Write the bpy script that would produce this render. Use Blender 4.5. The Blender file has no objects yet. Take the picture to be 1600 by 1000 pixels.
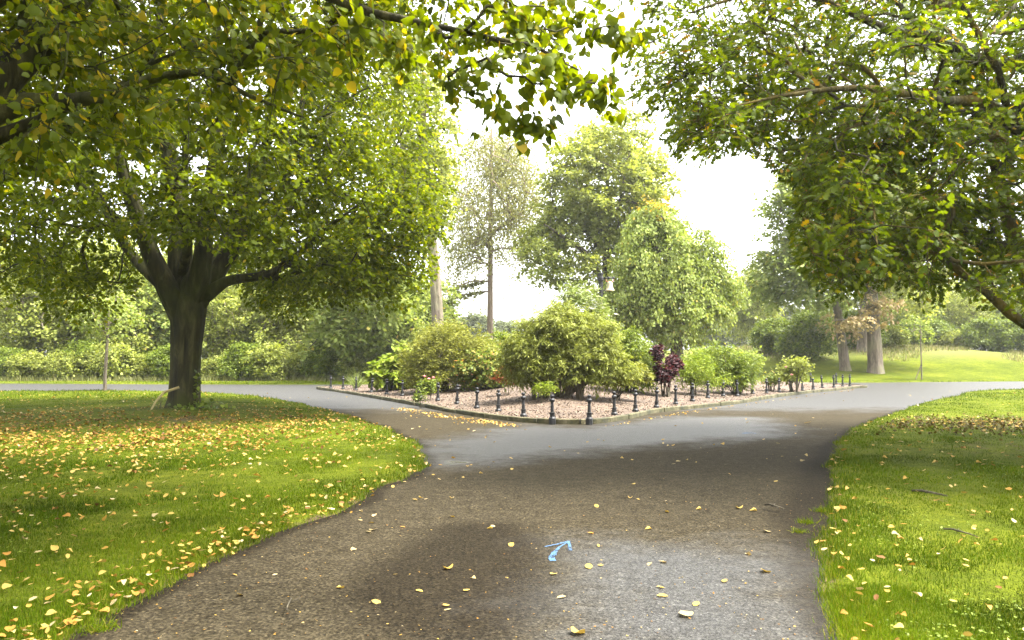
import bpy, math
import numpy as np
from mathutils import Vector, geometry

S = bpy.context.scene
COL = S.collection
R = math.radians
rng = np.random.default_rng(7)

# ------------------------------------------------------------------ camera, world, sun, exposure
F = 1244.0                      # focal length in pixels of a 1600 px wide picture
CAMH = 1.6
PITCH = math.atan(57 / F)
cam_d = bpy.data.cameras.new('camera')
cam_d.sensor_width = 36; cam_d.lens = 36 * F / 1600
cam_d.clip_start = 0.05; cam_d.clip_end = 5000
cam_d.dof.use_dof = True; cam_d.dof.focus_distance = 19; cam_d.dof.aperture_fstop = 9.0
cam = bpy.data.objects.new('camera', cam_d); COL.objects.link(cam)
cam.location = (0, 0, CAMH); cam.rotation_euler = (R(90) + PITCH, 0, 0)
S.camera = cam

SUN_EL, SUN_AZ = 64, 100        # azimuth clockwise from +Y: to the right
w = bpy.data.worlds.new("World"); S.world = w; w.use_nodes = True
nt = w.node_tree; bg = nt.nodes['Background']
sky = nt.nodes.new('ShaderNodeTexSky'); sky.sky_type = 'NISHITA'; sky.sun_disc = False
sky.sun_elevation = R(SUN_EL); sky.sun_rotation = R(SUN_AZ); sky.dust_density = 4; sky.ozone_density = 1
hs = nt.nodes.new('ShaderNodeHueSaturation'); hs.inputs['Saturation'].default_value = 0.12
hs.inputs['Value'].default_value = 1.0
nt.links.new(sky.outputs[0], hs.inputs['Color']); nt.links.new(hs.outputs[0], bg.inputs[0])
bg.inputs[1].default_value = 0.15
sd = bpy.data.lights.new('sun', 'SUN'); sd.energy = 2.8; sd.angle = R(18); sd.color = (1, .95, .86)
sun = bpy.data.objects.new('sun', sd); COL.objects.link(sun)
sun.rotation_euler = (R(90 - SUN_EL), 0, R(180 - SUN_AZ) )
S.view_settings.view_transform = 'Standard'; S.view_settings.look = 'None'
S.view_settings.exposure = 2.95; S.view_settings.gamma = 1
S.cycles.max_bounces = 7; S.cycles.diffuse_bounces = 4; S.cycles.glossy_bounces = 2
S.cycles.transmission_bounces = 5; S.cycles.transparent_max_bounces = 8; S.cycles.volume_bounces = 0
S.cycles.caustics_reflective = False; S.cycles.caustics_refractive = False
S.cycles.use_denoising = True

# ------------------------------------------------------------------ helpers
cp, sp_ = math.cos(PITCH), math.sin(PITCH)
def P(px, py, d):
    """world point seen at a photo pixel, d metres ahead"""
    u = (px - 800) / F; v = (500 - py) / F
    dy = cp - v * sp_; dz = sp_ + v * cp
    return np.array([u * d / dy, d, CAMH + dz * d / dy])
def G(px, py, z=0.0):
    v = (500 - py) / F
    return P(px, py, (z - CAMH) * (cp - v * sp_) / (sp_ + v * cp))[:2]
def proj(p):
    p = np.asarray(p, float); q = p - np.array([0, 0, CAMH])
    fy = q[..., 1] * cp + q[..., 2] * sp_; fz = -q[..., 1] * sp_ + q[..., 2] * cp
    fy = np.where(fy < .05, .05, fy)
    return 800 + F * q[..., 0] / fy, 500 - F * fz / fy, fy

def tag(o, label=None, cat=None, group=None, kind=None):
    if label: o['label'] = label
    if cat: o['category'] = cat
    if group: o['group'] = group
    if kind: o['kind'] = kind
    return o
def empty(name, loc, rz=0, **k):
    o = bpy.data.objects.new(name, None); COL.objects.link(o)
    o.location = tuple(float(v) for v in loc); o.rotation_euler = (0, 0, rz); o.empty_display_size = .2
    return tag(o, **k)
def mesh_np(name, V, T, mats, parent=None, rnd=None, mid=None, smooth=False, extra=None):
    """one mesh object out of vertex and triangle arrays; vertices are world coordinates relative to the parent's place"""
    V = np.asarray(V, np.float32); T = np.asarray(T, np.int32)
    me = bpy.data.meshes.new(name)
    me.vertices.add(len(V)); me.vertices.foreach_set('co', V.ravel())
    k = T.shape[1]
    me.loops.add(T.size); me.loops.foreach_set('vertex_index', T.ravel())
    me.polygons.add(len(T)); me.polygons.foreach_set('loop_start', np.arange(0, T.size, k, dtype=np.int32))
    me.polygons.foreach_set('loop_total', np.full(len(T), k, np.int32))
    if mid is not None: me.polygons.foreach_set('material_index', np.asarray(mid, np.int32))
    if smooth: me.polygons.foreach_set('use_smooth', np.ones(len(T), bool))
    if rnd is not None:
        a = me.attributes.new('rnd', 'FLOAT', 'FACE'); a.data.foreach_set('value', np.asarray(rnd, np.float32))
    if extra:
        for kk, vv in extra.items():
            a = me.attributes.new(kk, 'FLOAT', 'POINT'); a.data.foreach_set('value', np.asarray(vv, np.float32))
    for m in (mats if isinstance(mats, (list, tuple)) else [mats]): me.materials.append(m)
    me.update(); me.validate()
    o = bpy.data.objects.new(name, me); COL.objects.link(o)
    if parent: o.parent = parent
    return o
class MB:
    """collects triangles and quads"""
    def __init__(s): s.v = []; s.f = []; s.n = 0; s.m = []
    def add(s, V, Fc, m=0):
        V = np.asarray(V, float); s.v.append(V)
        for f in Fc: s.f.append([int(i) + s.n for i in f]); s.m.append(m)
        s.n += len(V); return s
    def tube(s, pts, rad, k=8, cap=True, m=0, wob=0, seed=0):
        V, Q = tube(pts, rad, k, wob, seed); s.add(V, Q, m)
        if cap:
            b = s.n - len(V); s.f.append([b + i for i in range(k)][::-1]); s.f.append([b + len(V) - k + i for i in range(k)]); s.m += [m, m]
        return s
    def lathe(s, prof, k=16, c=(0, 0, 0), m=0):
        V = []
        for r, z in prof:
            for i in range(k):
                a = 2 * math.pi * i / k; V.append((c[0] + r * math.cos(a), c[1] + r * math.sin(a), c[2] + z))
        Q = []
        for j in range(len(prof) - 1):
            for i in range(k): Q.append((j * k + i, j * k + (i + 1) % k, (j + 1) * k + (i + 1) % k, (j + 1) * k + i))
        Q.append(tuple(range(k))[::-1]); Q.append(tuple((len(prof) - 1) * k + i for i in range(k)))
        return s.add(V, Q, m)
    def box(s, c, d, rz=0, m=0):
        c = np.array(c, float); d = np.array(d, float) / 2; V = []
        for z in (-1, 1):
            for x, y in ((-1, -1), (1, -1), (1, 1), (-1, 1)):
                X, Y = x * d[0], y * d[1]
                V.append((c[0] + X * math.cos(rz) - Y * math.sin(rz), c[1] + X * math.sin(rz) + Y * math.cos(rz), c[2] + z * d[2]))
        return s.add(V, [(3, 2, 1, 0), (4, 5, 6, 7), (0, 1, 5, 4), (1, 2, 6, 5), (2, 3, 7, 6), (3, 0, 4, 7)], m)
    def build(s, name, mats, parent=None, smooth=False):
        me = bpy.data.meshes.new(name); me.from_pydata(np.concatenate(s.v).tolist(), [], s.f)
        for m in (mats if isinstance(mats, (list, tuple)) else [mats]): me.materials.append(m)
        me.polygons.foreach_set('material_index', s.m)
        if smooth: me.polygons.foreach_set('use_smooth', [True] * len(s.f))
        me.update()
        o = bpy.data.objects.new(name, me); COL.objects.link(o)
        if parent: o.parent = parent
        return o
def unit(a): return a / np.maximum(np.linalg.norm(a, axis=-1, keepdims=True), 1e-9)
def tube(pts, rad, k=6, wob=0, seed=0):
    pts = np.asarray(pts, float); n = len(pts); rad = np.broadcast_to(np.asarray(rad, float), (n,))
    t = np.gradient(pts, axis=0); t = unit(t)
    up = np.array([0, 0, 1.]) if abs(t[0][2]) < .8 else np.array([1., 0, 0])
    a = np.zeros((n, 3)); prev = unit(np.cross(t[0], up))
    for i in range(n):
        prev = unit(prev - t[i] * np.dot(prev, t[i])); a[i] = prev
    b = np.cross(t, a)
    th = np.linspace(0, 2 * math.pi, k, endpoint=False)
    rr = np.ones((n, k))
    if wob:
        r2 = np.random.default_rng(seed); ph = r2.uniform(0, 6.28, 6)
        z = np.arange(n)[:, None] * .5
        rr += wob * (np.sin(5 * th + ph[0] + .5 * z) + .7 * np.sin(9 * th + ph[1] - .3 * z) + .5 * np.sin(3 * th + ph[2] + .2 * z))
        rr += r2.normal(0, wob * .35, (n, k))
    V = pts[:, None] + (rad[:, None] * rr)[..., None] * (a[:, None] * np.cos(th)[None, :, None] + b[:, None] * np.sin(th)[None, :, None])
    Q = []
    i = np.arange(k); j = (i + 1) % k
    for r in range(n - 1): Q.append(np.stack([r * k + i, r * k + j, (r + 1) * k + j, (r + 1) * k + i], 1))
    return V.reshape(-1, 3), np.concatenate(Q)
def in_poly(x, y, poly):
    x = np.asarray(x); y = np.asarray(y); ins = np.zeros(x.shape, bool); n = len(poly)
    for i in range(n):
        x1, y1 = poly[i]; x2, y2 = poly[(i + 1) % n]
        if y1 == y2: continue
        c = ((y1 > y) != (y2 > y)) & (x < (x2 - x1) * (y - y1) / (y2 - y1) + x1)
        ins ^= c
    return ins
def sdist(x, y, poly):
    """distance to the outline, positive inside"""
    x = np.asarray(x, float); y = np.asarray(y, float); d = np.full(x.shape, 1e9); n = len(poly)
    for i in range(n):
        a = np.array(poly[i], float); b = np.array(poly[(i + 1) % n], float); ab = b - a
        t = np.clip(((x - a[0]) * ab[0] + (y - a[1]) * ab[1]) / max(ab @ ab, 1e-9), 0, 1)
        d = np.minimum(d, np.hypot(x - a[0] - t * ab[0], y - a[1] - t * ab[1]))
    return np.where(in_poly(x, y, poly), d, -d)
def smooth_line(pts, step=.25, closed=False):
    pts = np.array(pts, float); n = len(pts); out = []
    for i in range(n if closed else n - 1):
        if closed: p0, p1, p2, p3 = pts[i - 1], pts[i], pts[(i + 1) % n], pts[(i + 2) % n]
        else: p0, p1, p2, p3 = pts[max(i - 1, 0)], pts[i], pts[i + 1], pts[min(i + 2, n - 1)]
        m = max(1, int(np.linalg.norm(p2 - p1) / step))
        for q in range(m):
            t = q / m
            out.append(.5 * (2 * p1 + (p2 - p0) * t + (2 * p0 - 5 * p1 + 4 * p2 - p3) * t * t + (3 * p1 - p0 - 3 * p2 + p3) * t ** 3))
    if not closed: out.append(pts[-1])
    return np.array(out)
def sstep(a, b, x):
    t = np.clip((x - a) / (b - a), 0, 1); return t * t * (3 - 2 * t)
def vnoise(x, y, seed=0):
    """cheap smooth noise from sines, about -1..1"""
    r = np.random.default_rng(seed); s = 0
    for i in range(5):
        a = r.uniform(0, 6.28); k = r.uniform(.6, 1.7); s = s + np.sin(k * (x * math.cos(a) + y * math.sin(a)) + r.uniform(0, 6.28))
    return s / 3

# ------------------------------------------------------------------ materials
def mat(name):
    m = bpy.data.materials.new(name); m.use_nodes = True
    nt = m.node_tree; return m, nt, nt.nodes['Principled BSDF'], nt.links.new
def N(nt, t, **k):
    n = nt.nodes.new('ShaderNode' + t)
    for a, b in k.items():
        if a in n.inputs: n.inputs[a].default_value = b
        else: setattr(n, a, b)
    return n
def ramp(nt, cols, interp='LINEAR'):
    n = nt.nodes.new('ShaderNodeValToRGB'); e = n.color_ramp.elements; n.color_ramp.interpolation = interp
    while len(e) < len(cols): e.new(.5)
    for i, (p, c) in enumerate(cols): e[i].position = p; e[i].color = (*c, 1) if len(c) == 3 else c
    return n
def noise(nt, L, scale, detail=3, coord='Object', vec=None, rough=.55, dist=0):
    if vec is None:
        tc = nt.nodes.new('ShaderNodeTexCoord'); vec = tc.outputs[coord]
    n = nt.nodes.new('ShaderNodeTexNoise'); n.inputs['Scale'].default_value = scale; n.inputs['Detail'].default_value = detail
    n.inputs['Roughness'].default_value = rough; n.inputs['Distortion'].default_value = dist; L(vec, n.inputs['Vector'])
    return n
def mix(nt, L, f, a, b, blend='MIX'):
    n = nt.nodes.new('ShaderNodeMix'); n.data_type = 'RGBA'; n.blend_type = blend
    for sock, v in ((n.inputs[0], f), (n.inputs[6], a), (n.inputs[7], b)):
        if hasattr(v, 'is_linked') or hasattr(v, 'links'): L(v, sock)
        elif isinstance(v, (int, float)): sock.default_value = v if sock == n.inputs[0] else (v, v, v, 1)
        else: sock.default_value = (*v, 1)
    return n.outputs[2]
def bump(nt, L, h, strength=.5, dist=.01, nrm=None):
    b = nt.nodes.new('ShaderNodeBump'); b.inputs['Strength'].default_value = strength; b.inputs['Distance'].default_value = dist
    L(h, b.inputs['Height'])
    if nrm is not None: L(nrm, b.inputs['Normal'])
    return b.outputs[0]
def leaf_mat(name, cols, transl=.42, rough=.5, tint=(1.15, 1.2, .55), patch=.5, pscale=.6, spec=.14):
    """cols: ramp over the leaf's own random number"""
    m, nt, b, L = mat(name)
    at = N(nt, 'Attribute', attribute_name='rnd')
    rp = ramp(nt, cols); L(at.outputs['Fac'], rp.inputs[0])
    nz = noise(nt, L, pscale, 2)
    r2 = ramp(nt, [(.3, (1 - patch * .45,) * 3), (.7, (1 + patch * .35,) * 3)]); L(nz.outputs[0], r2.inputs[0])
    c = mix(nt, L, 1.0, rp.outputs[0], r2.outputs[0], 'MULTIPLY')
    L(c, b.inputs['Base Color']); b.inputs['Roughness'].default_value = rough; b.inputs['Specular IOR Level'].default_value = spec
    tr = N(nt, 'BsdfTranslucent'); c2 = mix(nt, L, 1.0, c, tint, 'MULTIPLY'); L(c2, tr.inputs[0])
    ms = N(nt, 'MixShader'); ms.inputs[0].default_value = transl
    L(b.outputs[0], ms.inputs[1]); L(tr.outputs[0], ms.inputs[2]); L(ms.outputs[0], nt.nodes['Material Output'].inputs[0])
    return m
def bark_mat(name, c1, c2, c3, sc=1.0, moss=None, mamt=.5):
    m, nt, b, L = mat(name)
    tc = N(nt, 'TexCoord'); mp = N(nt, 'Mapping'); mp.inputs['Scale'].default_value = (9 * sc, 9 * sc, 1.6 * sc); L(tc.outputs['Object'], mp.inputs[0])
    n1 = noise(nt, L, 1.0, 6, vec=mp.outputs[0], rough=.65, dist=.6)
    rp = ramp(nt, [(.3, c1), (.52, c2), (.72, c3)]); L(n1.outputs[0], rp.inputs[0])
    n2 = noise(nt, L, 1.3 * sc, 4)
    r2 = ramp(nt, [(.45, (0, 0, 0)), (.62, (1, 1, 1))]); L(n2.outputs[0], r2.inputs[0])
    col = rp.outputs[0]
    if moss:
        k = N(nt, 'Math', operation='MULTIPLY'); L(r2.outputs[0], k.inputs[0]); k.inputs[1].default_value = mamt
        col = mix(nt, L, k.outputs[0], col, moss)
    L(col, b.inputs['Base Color']); b.inputs['Roughness'].default_value = .9; b.inputs['Specular IOR Level'].default_value = .2
    L(bump(nt, L, n1.outputs[0], 1.0, .07), b.inputs['Normal'])
    return m
def plain(name, col, rough=.5, metal=0, var=.15, sc=8, bumpd=0):
    m, nt, b, L = mat(name)
    nz = noise(nt, L, sc, 4)
    a = tuple(c * (1 - var) for c in col); d = tuple(min(1, c * (1 + var)) for c in col)
    rp = ramp(nt, [(.35, a), (.65, d)]); L(nz.outputs[0], rp.inputs[0]); L(rp.outputs[0], b.inputs['Base Color'])
    b.inputs['Roughness'].default_value = rough; b.inputs['Metallic'].default_value = metal
    if bumpd: L(bump(nt, L, nz.outputs[0], .6, bumpd), b.inputs['Normal'])
    return m

M = {}
M['lime_near'] = leaf_mat('lime_leaf_near', [(0, (0.0306, 0.0455, 0.0013)), (.45, (0.0743, 0.1005, 0.0026)), (.8, (0.1223, 0.1398, 0.0035)), (.9, (0.2097, 0.1747, 0.0087)), (1, (0.3145, 0.2359, 0.0175))], .55, .5, (1.8, 1.7, .3), spec=.12)
M['lime'] = leaf_mat('lime_leaf', [(0, (0.0255, 0.0391, 0.0008)), (.5, (0.0681, 0.0936, 0.0017)), (.92, (0.1276, 0.1489, 0.0034)), (1, (0.2553, 0.2042, 0.0128))], .55, .6, (1.8, 1.7, .3), spec=.1)
M['oak'] = leaf_mat('oak_leaf', [(0, (0.0244, 0.0437, 0.0018)), (.5, (0.0717, 0.1030, 0.0044)), (.88, (0.1267, 0.1529, 0.0087)), (.95, (0.2184, 0.1572, 0.0087)), (1, (0.2271, 0.1136, 0.0131))], .55, .5, (1.8, 1.7, .35), spec=.14)
M['mid'] = leaf_mat('park_tree_leaf', [(0, (0.1080, 0.1350, 0.0270)), (.5, (0.2052, 0.2430, 0.0594)), (1, (0.3240, 0.3456, 0.0972))], .48, .6, (1.5, 1.4, .6), .6, .35)
M['midyel'] = leaf_mat('yellow_green_leaf', [(0, (.10, .14, .03)), (.5, (.19, .235, .055)), (.93, (.29, .32, .09)), (1, (.42, .3, .07))], .42, .6, (1.3, 1.3, .6), .5, .5)
M['wispy'] = leaf_mat('larch_leaf', [(0, (.12, .13, .04)), (.6, (.21, .22, .08)), (1, (.32, .31, .14))], .45, .6, (1.3, 1.2, .6), .4)
M['hedge'] = leaf_mat('hedgerow_leaf', [(0, (0.0720, 0.0960, 0.0168)), (.5, (0.2040, 0.2340, 0.0480)), (1, (0.3720, 0.3840, 0.1080))], .42, .55, (1.4, 1.4, .6), .9, .5)
M['far'] = leaf_mat('distant_leaf', [(0, (.07, .09, .04)), (.5, (.12, .14, .06)), (1, (.16, .18, .08))], .3, .6, (1.2, 1.2, .7), .6, .15)
M['bronze'] = leaf_mat('chestnut_bronze_leaf', [(0, (.20, .17, .06)), (.5, (.30, .235, .11)), (1, (.38, .28, .16))], .35, .6, (1.2, 1.1, .7), .3)
M['hydr'] = leaf_mat('hydrangea_leaf', [(0, (.10, .14, .010)), (.6, (.17, .22, .020)), (1, (.27, .30, .045))], .35, .5, (1.2, 1.3, .5), .2)
M['yew'] = leaf_mat('feathery_leaf', [(0, (.09, .10, .018)), (.5, (.18, .19, .035)), (1, (.30, .30, .06))], .35, .6, (1.2, 1.2, .6), .6, 1.5)
M['elder'] = leaf_mat('pale_shrub_leaf', [(0, (.11, .13, .02)), (.5, (.19, .215, .04)), (1, (.31, .33, .09))], .4, .55, (1.2, 1.2, .6), .6, 1.6)
M['varieg'] = leaf_mat('variegated_leaf', [(0, (.07, .11, .02)), (.5, (.15, .19, .035)), (.85, (.28, .28, .06)), (1, (.4, .2, .09))], .35, .5, (1.2, 1.2, .6), .5, 1.5)
M['purple'] = leaf_mat('purple_leaf', [(0, (.02, .010, .010)), (.6, (.05, .018, .022)), (1, (.13, .05, .045))], .3, .5, (1.4, .7, .8), .3)
M['red'] = leaf_mat('red_leaf', [(0, (.2, .04, .02)), (.6, (.35, .09, .04)), (1, (.35, .28, .06))], .35, .5, (1.2, .9, .8), .3)
M['silver'] = leaf_mat('silvery_leaf', [(0, (.09, .13, .025)), (.6, (.17, .21, .05)), (.9, (.28, .31, .14)), (1, (.5, .48, .42))], .35, .55, (1.2, 1.2, .7), .3)
M['green'] = leaf_mat('glossy_green_leaf', [(0, (.05, .075, .010)), (.5, (.11, .15, .018)), (1, (.22, .26, .04))], .35, .42, (1.3, 1.3, .5), .5, 1.5)
M['grass'] = leaf_mat('grass_blade', [(0, (0.0229, 0.0426, 0.0009)), (.5, (0.0545, 0.0884, 0.0018)), (.88, (0.0946, 0.1244, 0.0041)), (.93, (0.0917, 0.0851, 0.0090)), (1, (0.1719, 0.1637, 0.0225))], .35, .6, (1.3, 1.3, .5), .9, .7, .04)
M['straw'] = leaf_mat('straw_grass', [(0, (.09, .11, .025)), (.5, (.15, .15, .05)), (1, (.26, .22, .11))], .35, .7, (1.1, 1.1, .8), .4)
M['litter'] = leaf_mat('fallen_leaf', [(0, (.07, .035, .012)), (.25, (.18, .09, .02)), (.5, (.28, .17, .03)), (.8, (.34, .24, .07)), (1, (.38, .31, .18))], .2, .6, (1.1, 1, .7), .2, 3)
M['brownlit'] = leaf_mat('brown_leaf', [(0, (.03, .02, .006)), (.5, (.075, .055, .012)), (.8, (.09, .09, .015)), (1, (.17, .11, .025))], .2, .65, (1.1, 1, .7), .3, 3)
M['chip'] = leaf_mat('wood_chip', [(0, (.018, .011, .006)), (.4, (.065, .043, .028)), (.8, (.14, .098, .066)), (1, (.24, .19, .13))], 0, .8, (1, 1, 1), .3, 1.5)
M['petal'] = plain('pink_petal', (.75, .35, .33), .6)
M['bark_lime'] = bark_mat('lime_bark', (.004, .0035, .002), (.026, .024, .008), (.09, .08, .03), .55, (.04, .048, .006), .6)
M['bark_oak'] = bark_mat('oak_bark', (.012, .011, .006), (.04, .036, .018), (.12, .11, .06), 1.3, (.15, .105, .012), .6)
M['bark_pale'] = bark_mat('pale_bark', (.055, .042, .03), (.13, .105, .08), (.20, .165, .125), .8, (.2, .21, .1), .3)
M['bark_pine'] = bark_mat('pine_bark', (.13, .095, .07), (.22, .165, .13), (.3, .24, .2), 1)
M['bark_dark'] = bark_mat('brown_bark', (.03, .026, .018), (.07, .06, .04), (.14, .12, .08), 1.2)
M['iron'] = plain('black_painted_iron', (.004, .004, .0045), .6, 0, .4, 20, .002)
M['bellm'] = plain('weathered_bronze', (.40, .35, .22), .5, .3, .25, 6)
M['rust'] = plain('rusty_iron', (.28, .1, .04), .7, 0, .4, 15)

# asphalt: brownish areas, smoother grey areas and dark damp patches come from vertex masks laid on the ground
m, nt, b, L = mat('asphalt'); M['asphalt'] = m
tc = N(nt, 'TexCoord')
g = N(nt, 'Attribute', attribute_name='grey'); dk = N(nt, 'Attribute', attribute_name='dark'); pu = N(nt, 'Attribute', attribute_name='puddle')
nbig = noise(nt, L, .9, 6); nmid = noise(nt, L, 6, 5); nfine = noise(nt, L, 130, 2, rough=.7)
def masked(src, w1=.9, hw=.35):
    a = N(nt, 'Math', operation='MULTIPLY_ADD'); L(nbig.outputs[0], a.inputs[0]); a.inputs[1].default_value = w1
    L(src.outputs['Fac'], a.inputs[2])
    b2 = N(nt, 'Math', operation='MULTIPLY_ADD'); L(nmid.outputs[0], b2.inputs[0]); b2.inputs[1].default_value = .25; L(a.outputs[0], b2.inputs[2])
    mr = N(nt, 'MapRange', interpolation_type='SMOOTHSTEP'); L(b2.outputs[0], mr.inputs[0])
    mr.inputs[1].default_value = .5 + w1 * .5 + .125 - hw; mr.inputs[2].default_value = .5 + w1 * .5 + .125 + hw
    return mr.outputs[0]
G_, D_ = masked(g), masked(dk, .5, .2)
vor = N(nt, 'TexVoronoi', Scale=62.0); L(tc.outputs['Object'], vor.inputs['Vector'])
agg = ramp(nt, [(0, (.35, .35, .35)), (.35, (.8, .8, .8)), (.8, (1.35, 1.35, 1.35)), (1, (2.3, 2.3, 2.3))]); L(vor.outputs['Color'], agg.inputs[0])
brown = ramp(nt, [(.3, (.0195, .0155, .0085)), (.7, (.033, .0270, .0160))]); L(nmid.outputs[0], brown.inputs[0])
greyc = ramp(nt, [(.3, (0.0191, 0.0181, 0.0165)), (.7, (0.0317, 0.0307, 0.0284))]); L(nmid.outputs[0], greyc.inputs[0])
c = mix(nt, L, G_, brown.outputs[0], greyc.outputs[0])
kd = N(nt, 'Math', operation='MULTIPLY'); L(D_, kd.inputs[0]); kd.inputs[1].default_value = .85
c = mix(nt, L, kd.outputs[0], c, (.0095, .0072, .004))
c = mix(nt, L, 1.0, c, agg.outputs[0], 'MULTIPLY')
ng = noise(nt, L, 34, 4, rough=.8); rg = ramp(nt, [(.38, (.55, .55, .55)), (.5, (1, 1, 1)), (.62, (1.6, 1.6, 1.6))]); L(ng.outputs[0], rg.inputs[0]); c = mix(nt, L, 1.0, c, rg.outputs[0], 'MULTIPLY')
L(c, b.inputs['Base Color'])
sr = N(nt, 'MapRange'); L(G_, sr.inputs[0]); sr.inputs[3].default_value = .05; sr.inputs[4].default_value = .25; L(sr.outputs[0], b.inputs['Specular IOR Level'])
rr = N(nt, 'MapRange'); L(G_, rr.inputs[0]); rr.inputs[3].default_value = .9; rr.inputs[4].default_value = .55
pr = N(nt, 'MapRange'); L(pu.outputs['Fac'], pr.inputs[0]); pr.inputs[1].default_value = .35; pr.inputs[2].default_value = .6; pr.inputs[3].default_value = 0; pr.inputs[4].default_value = 1
sb = N(nt, 'Math', operation='MULTIPLY'); L(pr.outputs[0], sb.inputs[0]); sb.inputs[1].default_value = .45
s2 = N(nt, 'Math', operation='SUBTRACT', use_clamp=True); L(rr.outputs[0], s2.inputs[0]); L(sb.outputs[0], s2.inputs[1]); L(s2.outputs[0], b.inputs['Roughness'])
hh = mix(nt, L, .5, nfine.outputs[0], vor.outputs['Distance'])
bs = N(nt, 'Math', operation='SUBTRACT'); bs.inputs[0].default_value = 1; L(pr.outputs[0], bs.inputs[1])
bp = N(nt, 'Bump'); bp.inputs['Distance'].default_value = .008; L(hh, bp.inputs['Height']); L(bs.outputs[0], bp.inputs['Strength']); L(bp.outputs[0], b.inputs['Normal'])

# lawn soil under the blades
m, nt, b, L = mat('lawn'); M['lawn'] = m
n1 = noise(nt, L, .35, 5); n2 = noise(nt, L, 3.2, 6, rough=.7); n3 = noise(nt, L, 45, 3)
ca = ramp(nt, [(.3, (0.0420, 0.0574, 0.0034)), (.5, (0.0665, 0.0840, 0.0050)), (.7, (0.0945, 0.1085, 0.0084))]); L(n1.outputs[0], ca.inputs[0])
cb = ramp(nt, [(.35, (.62, .66, .6)), (.6, (1.1, 1.06, 1.0)), (.75, (1.45, 1.25, 1.3))]); L(n2.outputs[0], cb.inputs[0])
cc = ramp(nt, [(.3, (.6, .6, .6)), (.7, (1.35, 1.35, 1.35))]); L(n3.outputs[0], cc.inputs[0])
c = mix(nt, L, 1, ca.outputs[0], cb.outputs[0], 'MULTIPLY'); c = mix(nt, L, 1, c, cc.outputs[0], 'MULTIPLY')
so = N(nt, 'Attribute', attribute_name='soil'); ns = noise(nt, L, 2.2, 6, rough=.7)
ad = N(nt, 'Math', operation='ADD'); L(so.outputs['Fac'], ad.inputs[0]); L(ns.outputs[0], ad.inputs[1])
mr = N(nt, 'MapRange', interpolation_type='SMOOTHSTEP'); L(ad.outputs[0], mr.inputs[0]); mr.inputs[1].default_value = .85; mr.inputs[2].default_value = 1.15
c = mix(nt, L, mr.outputs[0], c, (.075, .055, .03))
stt = N(nt, 'Attribute', attribute_name='straw'); c = mix(nt, L, stt.outputs['Fac'], c, (.15, .145, .055))
L(c, b.inputs['Base Color']); b.inputs['Roughness'].default_value = .95; b.inputs['Specular IOR Level'].default_value = .04
L(bump(nt, L, n3.outputs[0], 1, .04), b.inputs['Normal'])

m, nt, b, L = mat('mulch'); M['mulch'] = m
v1 = N(nt, 'TexVoronoi', Scale=28.0); tc = N(nt, 'TexCoord'); L(tc.outputs['Object'], v1.inputs['Vector'])
c1 = ramp(nt, [(0, (.025, .015, .008)), (.4, (.07, .046, .029)), (.8, (.12, .082, .056)), (1, (.18, .14, .10))]); L(v1.outputs['Color'], c1.inputs[0])
n1 = noise(nt, L, 1.2, 4); c2 = ramp(nt, [(.35, (.75, .75, .75)), (.65, (1.15, 1.15, 1.15))]); L(n1.outputs[0], c2.inputs[0])
L(mix(nt, L, 1, c1.outputs[0], c2.outputs[0], 'MULTIPLY'), b.inputs['Base Color']); b.inputs['Roughness'].default_value = .9
L(bump(nt, L, v1.outputs['Distance'], 1, .03), b.inputs['Normal'])

m, nt, b, L = mat('mossy_concrete'); M['kerb'] = m
n1 = noise(nt, L, 3, 6, rough=.7); c1 = ramp(nt, [(.38, (.016, .017, .004)), (.52, (.05, .046, .014)), (.72, (.12, .10, .055))]); L(n1.outputs[0], c1.inputs[0])
L(c1.outputs[0], b.inputs['Base Color']); b.inputs['Roughness'].default_value = .9
n2 = noise(nt, L, 25, 4); L(bump(nt, L, n2.outputs[0], .8, .02), b.inputs['Normal'])

m, nt, b, L = mat('blue_spray_paint'); M['paint'] = m
b.inputs['Base Color'].default_value = (.028, .080, .165, 1); b.inputs['Roughness'].default_value = .7
n1 = noise(nt, L, 90, 3); n2 = noise(nt, L, 7, 2); ad = N(nt, 'Math', operation='ADD'); L(n1.outputs[0], ad.inputs[0]); L(n2.outputs[0], ad.inputs[1])
mr = N(nt, 'MapRange'); L(ad.outputs[0], mr.inputs[0]); mr.inputs[1].default_value = .82; mr.inputs[2].default_value = .98; mr.inputs[4].default_value = .85; L(mr.outputs[0], b.inputs['Alpha'])

# ------------------------------------------------------------------ ground plan (metres)
def gp(lst): return [tuple(G(x, y)) for x, y in lst]
left_edge = gp([(90, 1000), (190, 950), (250, 915), (340, 880), (400, 850), (480, 815), (540, 795), (590, 765), (640, 745), (662, 722), (663, 705), (645, 690),
                (610, 672), (560, 655), (500, 638), (440, 625), (380, 617), (300, 613), (160, 610), (0, 611)])
right_edge = gp([(1325, 1000), (1310, 965), (1290, 930), (1300, 895), (1266, 860), (1292, 820), (1302, 790), (1297, 760), (1300, 720), (1312, 690), (1345, 665), (1400, 645), (1432, 633), (1490, 620), (1600, 608)])
left_edge = [(-3.6, -14), (-2.9, -4), (-2.65, 2)] + left_edge + [(-45, 37.5), (-90, 40)]
right_edge = [(3.2, -14), (2.3, -4), (1.95, 2)] + right_edge + [(45, 41), (90, 46)]
far_edge = [(90, 57), (45, 52.5), (32, 51), (21, 48.8), (8, 49), (-2, 47), (-10, 45.4), (-20, 45.8), (-30, 47), (-50, 47.5), (-90, 50)]
LE = smooth_line(left_edge, .3); RE = smooth_line(right_edge, .3); FE = smooth_line(far_edge, 1.0)
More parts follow.
